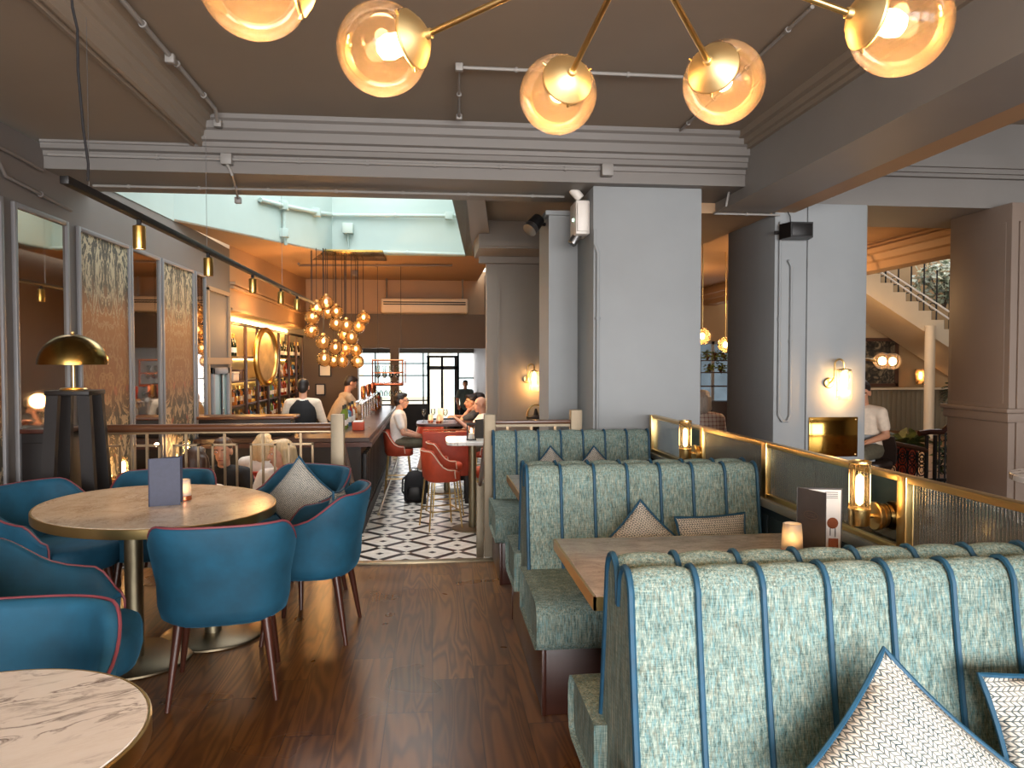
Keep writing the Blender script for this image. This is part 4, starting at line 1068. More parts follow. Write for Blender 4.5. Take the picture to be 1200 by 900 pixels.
def bottle(kind, mat, loc, label, group, lab='paper'):
    k = (kind, mat, lab)
    if k not in PROTO: b = PROTO[k] = mk_bottle(kind, mat, lab)
    else: b = dup(PROTO[k])
    b.location = loc; b.rotation_euler = (0, 0, rnd.uniform(0, 6)); tag(b, label, 'bottle', group); return b
def row(zs, y0, y1, step, kinds, what, group, x=SX1-.08, jit=.02):
    y = y0
    while y < y1:
        k, m_, l_ = rnd.choice(kinds)
        cn = {'bottle_green':'green','bottle_dark':'dark','bottle_amber':'amber','bottle_clear':'clear','bottle_gold':'golden','bottle_red':'red','bottle_blue':'bluish','bottle_lime':'lime green'}[m_]
        kn = {'wine':'wine bottle','champagne':'champagne bottle','spirit':'tall spirit bottle','squat':'squat round bottle'}[k]
        bottle(k, m_, (x+rnd.uniform(-jit, jit), y, zs+.0005), '%s %s %s' % (cn, kn, what), group+', '+cn+' '+kn+'s', l_)
        y += step*rnd.uniform(.8, 1.3)
dark = [('champagne','bottle_dark','paper'),('champagne','bottle_green','paper'),('wine','bottle_green','paper')]
mixed = [('spirit','bottle_amber','cloth_beige'),('spirit','bottle_clear','paper'),('squat','bottle_gold','cabinet_dark'),('wine','bottle_red','paper'),('spirit','bottle_dark','gold'),('squat','bottle_amber',None),('spirit','bottle_blue','paper'),('wine','bottle_lime','paper'),('spirit','bottle_gold',None)]
row(SHZ[2], 10.5, 11.25, .24, dark, 'on the top bar shelf left of the gilt mirror', 'bottles on the top bar shelf, left')
row(SHZ[2], 13.3, 16.0, .22, dark, 'on the top bar shelf right of the gilt mirror', 'bottles on the top bar shelf, right')
row(SHZ[1], 13.3, 16.0, .19, mixed, 'on the middle bar shelf right of the gilt mirror', 'bottles on the middle bar shelf')
row(SHZ[0], 10.5, 16.0, .15, mixed, 'on the lowest bar shelf', 'bottles on the lowest bar shelf')
row(.49, 10.5, 16.0, .16, mixed, 'on the back bar counter', 'bottles on the back counter')
for i, (y, w_, h_, m_, lab) in enumerate(((10.52, .22, .17, 'cabinet_dark', 'dark box on the middle bar shelf nearest the pier'), (10.86, .30, .10, 'cloth_cream', 'low cream box on the middle bar shelf'), (11.16, .20, .13, 'shelf_wood', 'brown box on the middle bar shelf near the gilt mirror'))):
    b = thing('shelf_box', lab, 'box', (SX1-.13, y, SHZ[1]), 0, 'boxes on the bar shelf')
    MB().box(SX1-.25, SX1-.02, y-w_/2, y+w_/2, SHZ[1]+.0005, SHZ[1]+h_, .006).build('body', m_, b)
    MB().box(SX1-.255, SX1-.015, y-w_/2-.004, y+w_/2+.004, SHZ[1]+h_, SHZ[1]+h_+.03, .005).build('lid', m_, b)
# service opening in the pier
t = thing('service_hatch', 'pale teal door hatch in the left wall pier beside the bar', 'door', (-2.6, 9.7, .5))
pm('hatch_teal', (120,150,152), .35, 0, .05, 3)
m = MB(); m.box(-2.64, -2.60, 9.32, 9.40, LOW, 1.38, .004).box(-2.64, -2.60, 9.98, 10.06, LOW, 1.38, .004).box(-2.64, -2.60, 9.32, 10.06, 1.30, 1.38, .004); m.build('frame', 'frame_grey', t)
MB().box(-2.64, -2.625, 9.40, 9.98, LOW, 1.30).build('door_leaf', 'hatch_teal', t)
MB().box(-2.628, -2.61, 9.72, 9.76, LOW, 1.30, .002).build('closing_edge', 'black_metal', t)
MB().cyl((-2.615, 9.79, .62), (-2.615, 9.79, .86), .012, None, 8).build('pull_handle', 'chrome', t)
# ---- bar counter
t = thing('bar_counter', 'long dark panelled bar counter with polished top leading to the windows', 'bar counter', (-.95, 11.5, LOW))
def strip(pts, z0, z1, w_):      # extrude along the front line, towards the bar side
    m = MB()
    for i_, (a, b) in enumerate(zip(pts, pts[1:])):
        a, b = V((a[0], a[1], 0)), V((b[0], b[1], 0)); d = (b-a).normalized(); n_ = V((-d.y, d.x, 0))*w_
        if i_: a = a+d*w_
        m.loft([[a+V((0,0,z0)), b+V((0,0,z0)), b+n_+V((0,0,z0)), a+n_+V((0,0,z0))], [a+V((0,0,z1)), b+V((0,0,z1)), b+n_+V((0,0,z1)), a+n_+V((0,0,z1))]])
    return m
L_ = [(-2.6, 8.62), (-.80, 8.62), (-.80, 14.6)]
strip(L_, LOW, .555, .12).build('front', 'dark_wood', t)
Lo = [(-2.6, 8.52), (-.70, 8.52), (-.70, 14.7)]
strip(Lo, .555, .60, .62).build('bar_top', pm('bar_top_wood', (58,34,22), .3, 0, .2, 5), t)
strip([(x+.03 if i > 0 else x, y-.02) for i, (x, y) in enumerate(Lo)], .50, .55, .10).build('moulding', 'walnut', t)
strip([(x+.02, y-.02) for x, y in L_], LOW, LOW+.14, .08).build('skirting', 'dark_wood', t)
for k in range(30):
    y = 8.74+k*.195
    m = MB(); m.box(-.802, -.745, y, y+.11, -.22, .40, .012); m.build('panel', 'dark_wood', t)
m = MB(); m.tube([(-.62, 8.8, -.32), (-.62, 14.6, -.32)], .018, 10); m.build('foot_rail', 'brass_brushed', t)
t = thing('service_counter', 'raised brown service ledge at the near end of the bar behind the railing', 'counter', (-2.1, 8.75, LOW))
MB().box(-2.62, -1.60, 8.76, 9.05, .60, .80, .01).build('body', 'dark_wood', t)
MB().box(-2.63, -1.55, 8.70, 9.10, .80, .835, .01).build('top', 'rail_wood', t)
# beer taps and glassware on the bar
for i, (x, y, lab) in enumerate(((-1.0, 11.2, 'nearest chrome beer tap tower on the bar'), (-1.0, 12.1, 'middle chrome beer tap tower on the bar'), (-1.0, 13.0, 'farthest chrome beer tap tower on the bar'))):
    t = thing('beer_tap', lab, 'beer tap', (x, y, .60), 0, 'beer taps')
    m = MB(); m.cyl((x, y-.22, .60), (x, y-.22, .86), .022).cyl((x, y+.22, .60), (x, y+.22, .86), .022).cyl((x, y-.28, .88), (x, y+.28, .88), .035, None, 16); m.build('tower', 'chrome', t)
    for k in range(4):
        yy = y-.2+k*.133
        MB().tube([(x-.03, yy, .875), (x-.09, yy, .87), (x-.10, yy, .80)], .011, 8).build('spout', 'chrome', t)
        MB().lathe([(.008, .90), (.018, .94), (.024, 1.04), (.02, 1.09), (.002, 1.10)], 12, Matrix.Translation((x, yy, 0))).build('handle', ('copper', 'gold', 'black_plastic', 'red_leather')[k], t)
def glass_tumbler():
    return MB().lathe([(.001, 0), (.026, 0), (.034, .12), (.0325, .12), (.0245, .008), (.001, .008)], 16).build('drinking_glass', 'clear_glass', None)
def wine_glass():
    return MB().lathe([(.001,0),(.034,0),(.032,.004),(.005,.008),(.004,.085),(.014,.095),(.034,.125),(.036,.155),(.030,.195),(.0288,.195),(.0345,.155),(.032,.127),(.012,.099),(.001,.097)], 16).build('wine_glass', 'clear_glass', None)
gt, wg = glass_tumbler(), wine_glass()
used = set()
def put(proto, loc, label, cat, group, flip=False):
    o = proto if proto not in used else dup(proto)
    used.add(proto); o.location = loc; o.rotation_euler = (PI if flip else 0, 0, 0); return tag(o, label, cat, group)
for k in range(9): put(gt, (-1.12+.05*(k % 2), 13.3+.11*k, .6005), 'clear tumbler standing at the far end of the bar top', 'glass', 'tumblers on the bar')
row(.6, 9.6, 11.0, .17, mixed, 'on the bar top near the rail end', 'bottles on the near bar top', -1.12, .03)
row(.6, 13.3, 14.4, .14, mixed, 'on the bar top by the far windows', 'bottles on the far bar top', -.98, .03)
t = thing('napkin_box', 'small orange box on the bar top above the pale post', 'box', (-.9, 9.5, .6))
MB().box(-.98, -.84, 9.42, 9.58, .6005, .70, .006).build('body', 'terracotta', t); MB().box(-.97, -.85, 9.43, 9.57, .70, .715, .004).build('napkins', 'paper', t)
t = thing('glass_rack', 'copper hanging glass rack above the far end of the bar', 'glass rack', (-.95, 13.2, 1.5))
a = P(437, 422, y=13.0); b = P(475, 451, y=13.0)
x0, x1, z0, z1 = a.x, b.x-.04, b.z, a.z
for y in (12.9, 14.2):
    m = MB(); m.tube([(x0, y, z0), (x1, y, z0), (x1, y, z1), (x0, y, z1)], .02, 8, True); m.build('end_frame', 'copper', t)
for x in (x0, x1):
    for z in (z0, z1): MB().cyl((x, 12.9, z), (x, 14.2, z), .013, None, 8).build('rail', 'copper', t)
for z in (z0+.01, z0+.2): MB().box(x0, x1, 12.9, 14.2, z, z+.014, .002).build('rack_shelf', 'copper', t)
for x in (x0+.05, x1-.05): MB().cyl((x, 13.5, z1), (x, 13.5, 3.19), .004, None, 6).build('hanger', 'black_metal', t)
for k in range(8): put(wg, (x0+.08+.11*(k % 4), 13.0+.25*(k//4), z0+.0245), 'stemmed glass standing in the copper hanging rack', 'glass', 'glasses in the hanging rack')
for k in range(6): put(wg, (x0+.06+.08*k, 12.96, z0-.0), 'stemmed glass hanging upside down under the copper rack', 'glass', 'glasses under the hanging rack', True)
for k in range(4): put(gt, (x0+.08+.11*k, 13.05, z0+.2145), 'tumbler on the upper shelf of the copper hanging rack', 'glass', 'tumblers in the hanging rack')

# ---- stools, high tables and bench in the bar
def make_stool(label):
    t = thing('bar_stool', label, 'stool', (0,0,0), 0, 'terracotta bar stools')
    rings = []; NU = 24; FM = 1.9
    def plan(ph, o): return (.215+o)*abs(math.sin(ph))**.8*(1 if math.sin(ph) >= 0 else -1), -(.20+o)*abs(math.cos(ph))**.8*(1 if math.cos(ph) >= 0 else -1)
    edge = []
    for i in range(NU+1):
        ph = -FM+2*FM*i/NU; h = .93-.22*smooth(.7, 1.7, abs(ph)); r_ = []
        for o, z in ((-.05, .56), (0, .60), (.03, h-.02), (.022, h), (-.01, h), (-.02, h-.03), (-.035, .66), (-.05, .62)):
            x, y = plan(ph, o); r_.append(V((x, y, z)))
        rings.append(r_); x, y = plan(ph, .032); edge.append(V((x, y, h-.012)))
    MB().loft(rings).build('shell', 'terracotta', t, 60, w=False)
    e0, e1 = edge[0], edge[-1]
    MB().tube([V((e0.x*.98, e0.y+.012, .60))]+edge+[V((e1.x*.98, e1.y+.012, .60))], .006, 6).build('piping', 'cloth_cream', t, w=False)
    sl = []
    for k, z in ((.9, .555), (1, .57), (1, .635), (.95, .655), (.1, .66)): sl.append([V((x*k, .02+y*k, z)) for x, y in superellipse(.20, .20, 28, 3.2)])
    MB().loft(sl).build('seat', 'terracotta', t, 60, w=False)
    for sx in (-1, 1):
        for sy in (-1, 1): MB().cyl((sx*.15, sy*.15, .56), (sx*.20, sy*.20, 0), .011, .009, 10).build('leg', 'brass', t, w=False)
    q = .182
    MB().tube([(-q, -q, .22), (q, -q, .22), (q, q, .22), (-q, q, .22)], .008, 8, True).build('foot_rest', 'brass', t, w=False)
    return t
st0 = make_stool('terracotta bar stool with brass legs nearest the steps')
for i, (x, y, r, lab) in enumerate(((.10, 8.85, -PI/2+.3, None), (.16, 9.65, -PI/2+.2, 'terracotta bar stool behind the nearest bar stool'), (.72, 9.1, PI/2, 'terracotta bar stool right of the white topped high table'),
    (-.50, 11.35, -PI/2, 'terracotta bar stool under the man in the white shirt'), (-.02, 12.5, PI, 'terracotta bar stool behind the seated man, back towards the windows'))):
    o = st0 if i == 0 else dup(st0, None, None, lab)
    o.location = (x, y, LOW); o.rotation_euler = (0, 0, r)
def high_table(label, cx, cy, w_, d_, mat, z=.55):
    t = thing('high_table', label, 'table', (cx, cy, LOW), 0, 'high bar tables')
    MB().loft([[V((cx+x*k, cy+y*k, zz)) for x, y in superellipse(w_/2, d_/2, 40, 6)] for k, zz in ((.985, z-.04), (1, z-.035), (1, z-.004), (.99, z))]).build('table_top', mat, t)
    MB().cyl((cx, cy, LOW+.02), (cx, cy, z-.04), .045, None, 20).build('column', 'brass_brushed', t)
    MB().lathe([(.24, 0), (.24, .012), (.06, .022)], 32, Matrix.Translation((cx, cy, LOW))).build('base', 'brass_brushed', t)
high_table('white topped high table on a brass column just beyond the steps', .47, 8.75, .62, .75, 'marble')
high_table('dark topped high table where the men sit', .22, 11.3, .9, .8, 'walnut')
t = thing('bar_bench', 'red upholstered bench back with brass top rail on dark legs', 'bench', (.18, 10.35, LOW))
MB().box(-.13, .50, 10.28, 10.36, -.12, .49, .02).build('backrest', 'red_leather', t)
MB().box(-.13, .50, 10.36, 10.72, .05, .14, .03).build('seat', 'red_leather', t)
MB().tube([(-.12, 10.32, .515), (.49, 10.32, .515)], .012, 8).build('rail', 'copper', t)
for x in (-.11, .48):
    for y in (10.32, 10.68): MB().box(x-.03, x+.03, y-.03, y+.03, LOW, -.05 if y < 10.5 else .06, .004).build('leg', 'dark_wood', t)
t = thing('hurricane_lantern', 'black and glass candle lantern on the white topped high table', 'candle lantern', (.44, 8.6, .55))
c = V((.45, 8.62, .551))
m = MB()
for sx in (-1, 1):
    for sy in (-1, 1): m.box(c.x+sx*.045-.005, c.x+sx*.045+.005, c.y+sy*.045-.005, c.y+sy*.045+.005, c.z, c.z+.19)
m.box(c.x-.055, c.x+.055, c.y-.055, c.y+.055, c.z, c.z+.012).box(c.x-.055, c.x+.055, c.y-.055, c.y+.055, c.z+.18, c.z+.195); m.build('frame', 'black_metal', t)
MB().cyl(c+V((0,0,.012)), c+V((0,0,.08)), .03, None, 14).build('candle', 'paper', t)
MB().lathe([(.001, .08), (.012, .10), (.008, .12), (.0008, .14)], 10, Matrix.Translation(c)).build('flame', 'candle_glow', t)
A_ = V((.50, 8.80, .551)); booklet('menu', 'black menu standing on the white topped high table', A_, A_+V((.14, -.01, 0)), A_+V((.13, .10, 0)), .22, pm('menu_black', (26,25,27), .6, 0, .1, 30))
for i, (x, y, lab) in enumerate(((-.02, 11.2, 'left glowing tea light on the dark high table'), (.10, 11.1, 'middle glowing tea light on the dark high table'))):
    candle('candle_holder', lab, (x, y, .5505), 1.0)
for k, (x, y) in enumerate(((-.12, 11.25), (.02, 11.4), (.2, 11.2), (.12, 11.45))): put(wg, (x, y, .5505), 'stemmed glass on the dark high table among the men', 'glass', 'glasses on the dark high table')
t = thing('table_sign', 'small pale card standing on the dark high table', 'sign', (.12, 11.3, .55)); MB().box(.09, .17, 11.3, 11.306, .551, .75, .002).build('card', 'cloth_cream', t); MB().box(.085, .175, 11.28, 11.326, .5505, .556, .002).build('foot', 'brass', t)
# backpack
t = thing('backpack', 'black backpack standing on the tiled floor by the bench', 'backpack', (-.24, 10.55, LOW))
sec = []
for k, z in ((.80, 0), (.98, .02), (1.0, .12), (.98, .24), (.88, .34), (.62, .405), (.25, .43)): sec.append([V((-.24+x*k, 10.55+y*k, LOW+z)) for x, y in superellipse(.155, .10, 28, 3)])
MB().loft(sec).build('body', 'cloth_black', t)
sec = []
for k, z in ((.7, .04), (1, .06), (1, .18), (.7, .22)): sec.append([V((-.24+x*k, 10.45+y*k, LOW+z)) for x, y in superellipse(.11, .04, 20, 3)])
MB().loft(sec).build('front_pocket', 'black_plastic', t)
for s_ in (-1, 1): MB().tube([(-.24+s_*.08, 10.63, LOW+.38), (-.24+s_*.17, 10.60, LOW+.30), (-.24+s_*.175, 10.58, LOW+.14), (-.24+s_*.12, 10.60, LOW+.05)], .014, 8).build('strap', 'cloth_black', t)
MB().tube([(-.28, 10.55, LOW+.42), (-.28, 10.55, LOW+.465), (-.20, 10.55, LOW+.465), (-.20, 10.55, LOW+.42)], .008, 8).build('top_handle', 'cloth_black', t)

# ---- lower dining corner behind the railing
def red_chair(label, x, y, r):
    t = thing('dining_chair', label, 'chair', (x, y, LOW), r, 'red dining chairs behind the railing')
    rings = []
    for i in range(15):
        ph = -1.4+2.8*i/14; h = .90-.15*smooth(.6, 1.4, abs(ph)); c_, s_ = -.22*math.cos(ph), .23*math.sin(ph)
        rings.append([V((s_*k, c_*k, z)) for k, z in ((.88, .44), (1, .46), (1.08, h), (.98, h+.005), (.88, .5))])
    MB().loft(rings).build('backrest', 'red_leather', t, 60, w=False)
    MB().loft([[V((a*k, b*k, z)) for a, b in superellipse(.215, .21, 24, 3)] for k, z in ((.92, .40), (1, .42), (1, .46), (.9, .48))]).build('seat', 'red_leather', t, 60, w=False)
    for sx in (-1, 1):
        for sy in (-1, 1): MB().cyl((sx*.15, sy*.15, .41), (sx*.19, sy*.19, 0), .017, .012, 10).build('leg', 'walnut', t, w=False)
for a_ in (('red dining chair under the person in the black shirt behind the railing', -1.80, 6.98, PI), ('red dining chair under the long haired blonde person behind the railing', -1.26, 6.74, PI-.3), ('red dining chair under the person with grey brown hair at the railing', -1.80, 5.84, 0), ('red dining chair under the second blonde person behind the railing', -1.66, 7.58, 0), ('empty red dining chair at the left wall behind the railing', -2.3, 6.95, PI)): red_chair(*a_)
t = thing('dining_table', 'dark dining table between the seated guests behind the railing', 'table', (-1.9, 6.38, LOW), 0)
MB().box(-2.45, -1.48, 6.20, 6.56, LOW+.71, LOW+.75, .008).build('table_top', 'walnut', t)
for x in (-2.2, -1.7): MB().cyl((x, 6.38, LOW), (x, 6.38, LOW+.71), .035, None, 12).build('leg', 'black_metal', t)
t = thing('orange_drink', 'orange drink in a tumbler on the dining table', 'drink', (-1.55, 6.42, LOW+.75))
c = V((-1.55, 6.42, LOW+.7505)); MB().lathe([(.026, 0), (.034, .12), (.0325, .12), (.025, .004)], 16, Matrix.Translation(c), False).build('glass', 'clear_glass', t)
MB().lathe([(.0245, .005), (.031, .10), (.001, .101)], 16, Matrix.Translation(c)).build('drink', pm('orange_juice', (236,120,40), .3, 0, .05, 8), t)
def wall_sconce(label, y, z):
    t = thing('reeded_wall_sconce', label, 'wall lamp', (-2.6, y, z), 0, 'reeded sconces low on the left wall')
    MB().lathe([(.045, 0), (.046, .014), (.036, .03)], 24, Matrix.Translation((-2.63, y, z)) @ Matrix.Rotation(PI/2, 4, 'Y')).build('backplate', 'brass', t)
    MB().cyl((-2.61, y, z), (-2.52, y, z), .008).build('arm', 'brass', t)
    T = Matrix.Translation((-2.52, y, z))
    MB().lathe([(.01, -.034), (.036, -.028), (.038, .025), (.03, .03)], 20, T).build('lamp_cup', 'brass', t)
    MB().lathe([(.036, .028), (.036, .19)], 28, T, False).build('glass_shade', 'clear_amber', t)
    MB().lathe([(.004, .04), (.014, .05), (.014, .14), (.004, .15)], 12, T).build('bulb', 'bulb', t)
q = P(145, 562, x=-2.52); wall_sconce('low glowing wall sconce on the wide damask panel', q.y, q.z)
for px_, py_ in ((145, 562), (219, 536)): q = P(px_, py_, x=-2.52); point('sconce_glow', (-2.46, q.y-.05, q.z+.14), 2.2, (255,190,118), .02)
q = P(219, 536, x=-2.52); wall_sconce('low glowing wall sconce on the narrow damask panel nearer the bar', q.y, q.z)

# ---- lobby, stairs
SY = 13.4
def at(px, py, y=SY): return P(px, py, y=y)
t = thing('staircase', 'cream staircase descending to the right in the lobby behind the columns', 'staircase', at(1016, 480))
SXP = [1016+14.85*k-14 for k in range(11)]; SYP = [320.5+10.85*k for k in range(11)]
top = []
pts = [(1002+14.9*k, 309.8+10.85*k) for k in range(12)]
zig = []
for k, (px, py) in enumerate(pts):
    zig.append(at(px, py)); 
    if k < len(pts)-1: zig.append(at(pts[k+1][0], py))
low = [at(1168, 444), at(1000, 334)]
m = MB(); m.prism(zig+low, (0, .06, 0)); m.build('stringer', pm('stair_cream', (206,186,156), .5, 0, .05, 2), t)
MB().prism([p_+V((0, .062, 0)) for p_ in (at(1000, 334), at(1168, 444), at(1168, 437), at(1000, 327))], (0, 1.25, 0)).build('soffit', 'stair_cream', t)
pm('stair_tread', (96,98,104), .5, 0, .1, 4)
for k in range(11):
    a = at(*pts[k]); b = at(pts[k+1][0], pts[k+1][1])
    MB().box(a.x, b.x+.02, SY+.02, SY+1.2, b.z-.01, a.z-.0, .003).build('step', 'stair_tread', t)
    e = at(pts[k+1][0]-7, pts[k][1])
    MB().cyl((e.x, SY+.05, e.z), (e.x, SY+.05, e.z+.95), .014, None, 8).build('baluster', 'black_metal', t)
r0 = at(1020, 303); r1 = at(1150, 386)
for a, b in (((1020, 304), (1150, 388)), ((1020, 309), (1150, 398))):
    MB().tube([at(*a)+V((0,.05,0)), at(*b)+V((0,.05,0))], .018, 8).build('rail', 'white_plastic', t)  # white colour stands in for the bright highlights along the metal rails
for k in range(5):
    c = at(1035+15*k, 319+10*k); MB().tube([c+V((.07*math.cos(q*PI/8), .05, .07*math.sin(q*PI/8))) for q in range(16)], .010, 6, True).build('ring', 'black_metal', t)
c0 = at(1087, 382); MB().cyl((c0.x, SY-.08, 0), (c0.x, SY-.08, c0.z), .09, None, 24).build('support_pole', 'stair_cream', t)
pm('lobby_panel', (112,100,78), .55, 0, .06, 3)
t = thing('wainscot', 'dark panelled wainscot with a pale ledge along the lobby wall', 'wall panel', (8.6, 14.9, 0))
a = P(1046, 455, y=14.9); b = P(1110, 455, y=14.9)
m = MB()
x = 7.0
while x < b.x: m.box(x, x+.105, 14.86, 14.95, 0, a.z-.03, .004); x += .11
m.build('boards', 'lobby_panel', t); MB().box(7.0, b.x, 14.80, 14.95, a.z-.03, a.z+.01, .005).build('ledge', 'stair_cream', t)
t = thing('wainscot', 'pale blue panelled wainscot at the right under the stairs', 'wall panel', (10.2, 14.9, 0))
m = MB(); x = b.x+.02
while x < 11.4: m.box(x, x+.105, 14.86, 14.95, 0, a.z-.03, .004); x += .11
m.build('boards', pm('panel_pale', (170,190,190), .5, 0, .05, 3), t); MB().box(b.x+.02, 11.4, 14.80, 14.95, a.z-.03, a.z+.01, .005).build('ledge', 'white_plastic', t)
t = thing('picture', 'large dark framed picture of foliage on the lobby wall', 'picture', P(1034, 425, y=14.9))
a = P(1000, 396, y=14.93); b = P(1050.5, 453, y=14.93)
def mk_pic():
    n = N('foliage_print'); p = n.obj(); a_ = n.noise(n.mapping(p, (2,2,2)), 2.2, 4, .6, 2.5)
    n.set(Base_Color=n.ramp(a_, [(.38, S(22,20,16)), (.5, S(60,52,40)), (.6, S(120,106,82))]), Roughness=.4); MATS['foliage_print'] = n.m
mk_pic()
MB().box(a.x, b.x, 14.90, 14.95, b.z, a.z).build('print', 'foliage_print', t)
m = MB(); f = .07
m.box(a.x, b.x, 14.86, 14.93, a.z-f, a.z).box(a.x, b.x, 14.86, 14.93, b.z, b.z+f).box(b.x-f, b.x, 14.86, 14.93, b.z, a.z).box(a.x, a.x+f, 14.86, 14.93, b.z, a.z); m.build('frame', 'shelf_wood', t)
t = thing('lobby_sconce', 'glowing half round wall lamp beside the stair pole', 'wall lamp', P(1078, 440, y=14.85))
c = P(1079, 440, y=14.84)
MB().lathe([(.07, -.18), (.085, -.17), (.11, .13), (.10, .13), (.075, -.16)], 20, Matrix.Translation(c), False).build('shade', 'amber_glass', t)
MB().box(c.x-.05, c.x+.05, 14.86, 14.93, c.z-.2, c.z+.1, .01).build('backplate', 'brass', t)
MB().sph(c, (.03,.03,.08), 12, 8).build('bulb', 'bulb', t)
t = thing('twin_globe_lamp', 'pair of glowing globes on a brass arm seen between the columns', 'lamp', P(1030, 424, y=9))
cg = [P(1034, 423, y=9), P(1046, 423.5, y=9.25)]
for c in cg:
    g_ = MB().sph(c, .108, 24, 16).build('globe', 'globe_glass', t); MB().sph(c, (.045,.045,.05), 12, 8).build('bulb', 'bulb', g_)
a = P(1004, 420, y=9.0)
MB().tube([a, (cg[0]+a)*.5, cg[0]-V((.09,0,0))], .016, 8).build('arm', 'brass', t); MB().cyl((a.x, a.y, a.z), (a.x, a.y, 2.96), .014).build('stem', 'brass', t)
# cast iron balustrade
BY = 8.1
t = thing('balustrade', 'black cast iron balustrade with polished dark handrail in the lobby', 'balustrade', (4.9, BY, 0))
ha = P(1018, 513, y=BY); hb = P(1086, 528, y=BY); nw = P(1090, 506, y=BY); sw = P(1104, 506, y=BY); s2 = P(1118, 494, y=BY); s3 = P(1136, 474, y=BY)
MB().tube([ha, hb], .028, 10).build('handrail', 'rail_wood', t)
MB().tube([P(1077, 508, y=BY), nw, sw, s2, s3], .032, 12).build('stair_handrail', 'walnut', t)
for px in (1086, 1096): 
    q = P(px, 510, y=BY); MB().cyl((q.x, BY, 0), (q.x, BY, q.z), .022, None, 10).build('newel', 'black_metal', t)
m = MB(); m.box(ha.x, hb.x+.3, BY-.012, BY+.012, .06, .10); m.build('bottom_rail', 'black_metal', t)
n_ = 6
for k in range(n_):
    x = ha.x+(hb.x-ha.x)*(k+.5)/n_; zt = ha.z+(hb.z-ha.z)*(k+.5)/n_-.03; w_ = (hb.x-ha.x)/n_*.42; m = MB()
    m.cyl((x-w_*1.1, BY, .08), (x-w_*1.1, BY, zt), .008, None, 6)
    for z in (.2, .2+(zt-.2)*.5, zt-.06):
        m.tube([(x+w_*math.cos(q*PI/8), BY, z+.07*math.sin(q*PI/8)) for q in range(16)], .007, 6, True)
        m.tube([(x+w_*.5*math.cos(q*PI/6), BY, z+.035*math.sin(q*PI/6)) for q in range(12)], .006, 6, True)
    m.build('scroll_panel', 'black_metal', t)
for k in range(5):
    q = P(1101+7*k, 506-6*k if k else 506, y=BY); m = MB(); m.cyl((q.x, BY, 0), (q.x, BY, q.z), .010, None, 8)
    for z in (.2, .4, .58): m.tube([(q.x+.04+.035*math.cos(u*PI/8), BY, z+.05*math.sin(u*PI/8)) for u in range(16)], .007, 6, True)
    m.build('scroll_panel', 'black_metal', t)
t = thing('low_post', 'short grey post beside the second column in the lobby', 'post', (4.5, 7.6, 0))
a = P(1016, 511, y=7.5); MB().box(a.x-.06, a.x+.06, 7.44, 7.56, 0, a.z, .006).build('shaft', 'wall_grey', t); MB().box(a.x-.075, a.x+.075, 7.425, 7.575, a.z-.02, a.z+.015, .005).build('cap', 'wall_grey', t)
# plants
def mk_leaf(nm, a, b):
    n = N(nm); f = n.noise(n.obj(), 9, 3); n.set(Base_Color=n.ramp(f, [(.35, S(*a)), (.65, S(*b))]), Roughness=.5); MATS[nm] = n.m
mk_leaf('leaf_fern', (40,58,26), (104,120,62)); mk_leaf('leaf_pale', (70,84,60), (186,190,160)); mk_leaf('leaf_dark', (20,34,20), (60,80,46))
def frond(m, base, dr, L, w_, droop, nleaf=14):
    pts = [base+V((dr.x*L*t_, dr.y*L*t_, dr.z*L*t_-droop*t_*t_)) for t_ in [k/8 for k in range(9)]]
    m.tube(pts, [.006*(1-.8*k/8) for k in range(9)], 5)
    sd = dr.cross(V((0,0,1))); sd = sd.normalized() if sd.length > .01 else V((1,0,0))
    for k in range(nleaf):
        t_ = .15+.83*k/nleaf; i = min(7, int(t_*8)); p = pts[i].lerp(pts[i+1], t_*8-i); ln = w_*math.sin(PI*min(.97, t_*.85+.12))
        for s_ in (-1, 1):
            tip = p+sd*s_*ln+dr*ln*.6+V((0,0,-.25*ln)); wd = dr*.012
            try: m.bm.faces.new([m.bm.verts.new(q) for q in (p-wd, (p+tip)*.5-wd*1.6+V((0,0,.012)), tip, (p+tip)*.5+wd*1.6+V((0,0,.012)))])
            except ValueError: pass
t = thing('potted_fern', 'green palm fern behind the iron balustrade in the lobby', 'plant', (5.1, 8.5, 0))
c = P(1062, 524, y=8.55); m = MB(); r5 = random.Random(5)
for k in range(20):
    an = k*2.4; d_ = V((math.cos(an)*.75, math.sin(an)*.75, .45+.45*r5.random())).normalized(); frond(m, V((c.x, 8.55, c.z)), d_, .30+.16*r5.random(), .11, .10+.12*r5.random())
m.build('fronds', 'leaf_fern', t, w=True)
MB().lathe([(.10, 0), (.13, c.z-.02), (.14, c.z+.0), (.12, c.z), (.11, c.z-.04), (.001, c.z-.04)], 20, Matrix.Translation((c.x, 8.55, 0))).build('pot', 'terracotta', t)
def bush(name, label, c, r, mat, n_, seed, lw=.10):
    t = thing(name, label, 'plant', c); r6 = random.Random(seed); m = MB(); c = V(c)
    for k in range(n_):
        d_ = V((r6.gauss(0,1), r6.gauss(0,1), r6.gauss(0,1))).normalized(); p = c+V((d_.x*r[0], d_.y*r[1], d_.z*r[2]))*r6.random()**.4
        u = V((r6.gauss(0,1), r6.gauss(0,1), r6.gauss(0,.6)-.4)).normalized(); s_ = u.orthogonal().normalized(); L = lw*(.7+.6*r6.random())
        m.bm.faces.new([m.bm.verts.new(q) for q in (p, p+u*L*.5+s_*L*.22, p+u*L, p+u*L*.5-s_*L*.22)])
    m.build('leaves', mat, t, 180)
    m = MB()
    for k in range(6): m.tube([c+V((0,0,-r[2]*1.3)), c+V((r6.uniform(-.6,.6)*r[0], r6.uniform(-.6,.6)*r[1], r6.uniform(-.3,.6)*r[2]))], .012, 5)
    m.build('stems', 'shelf_wood', t)
    return t
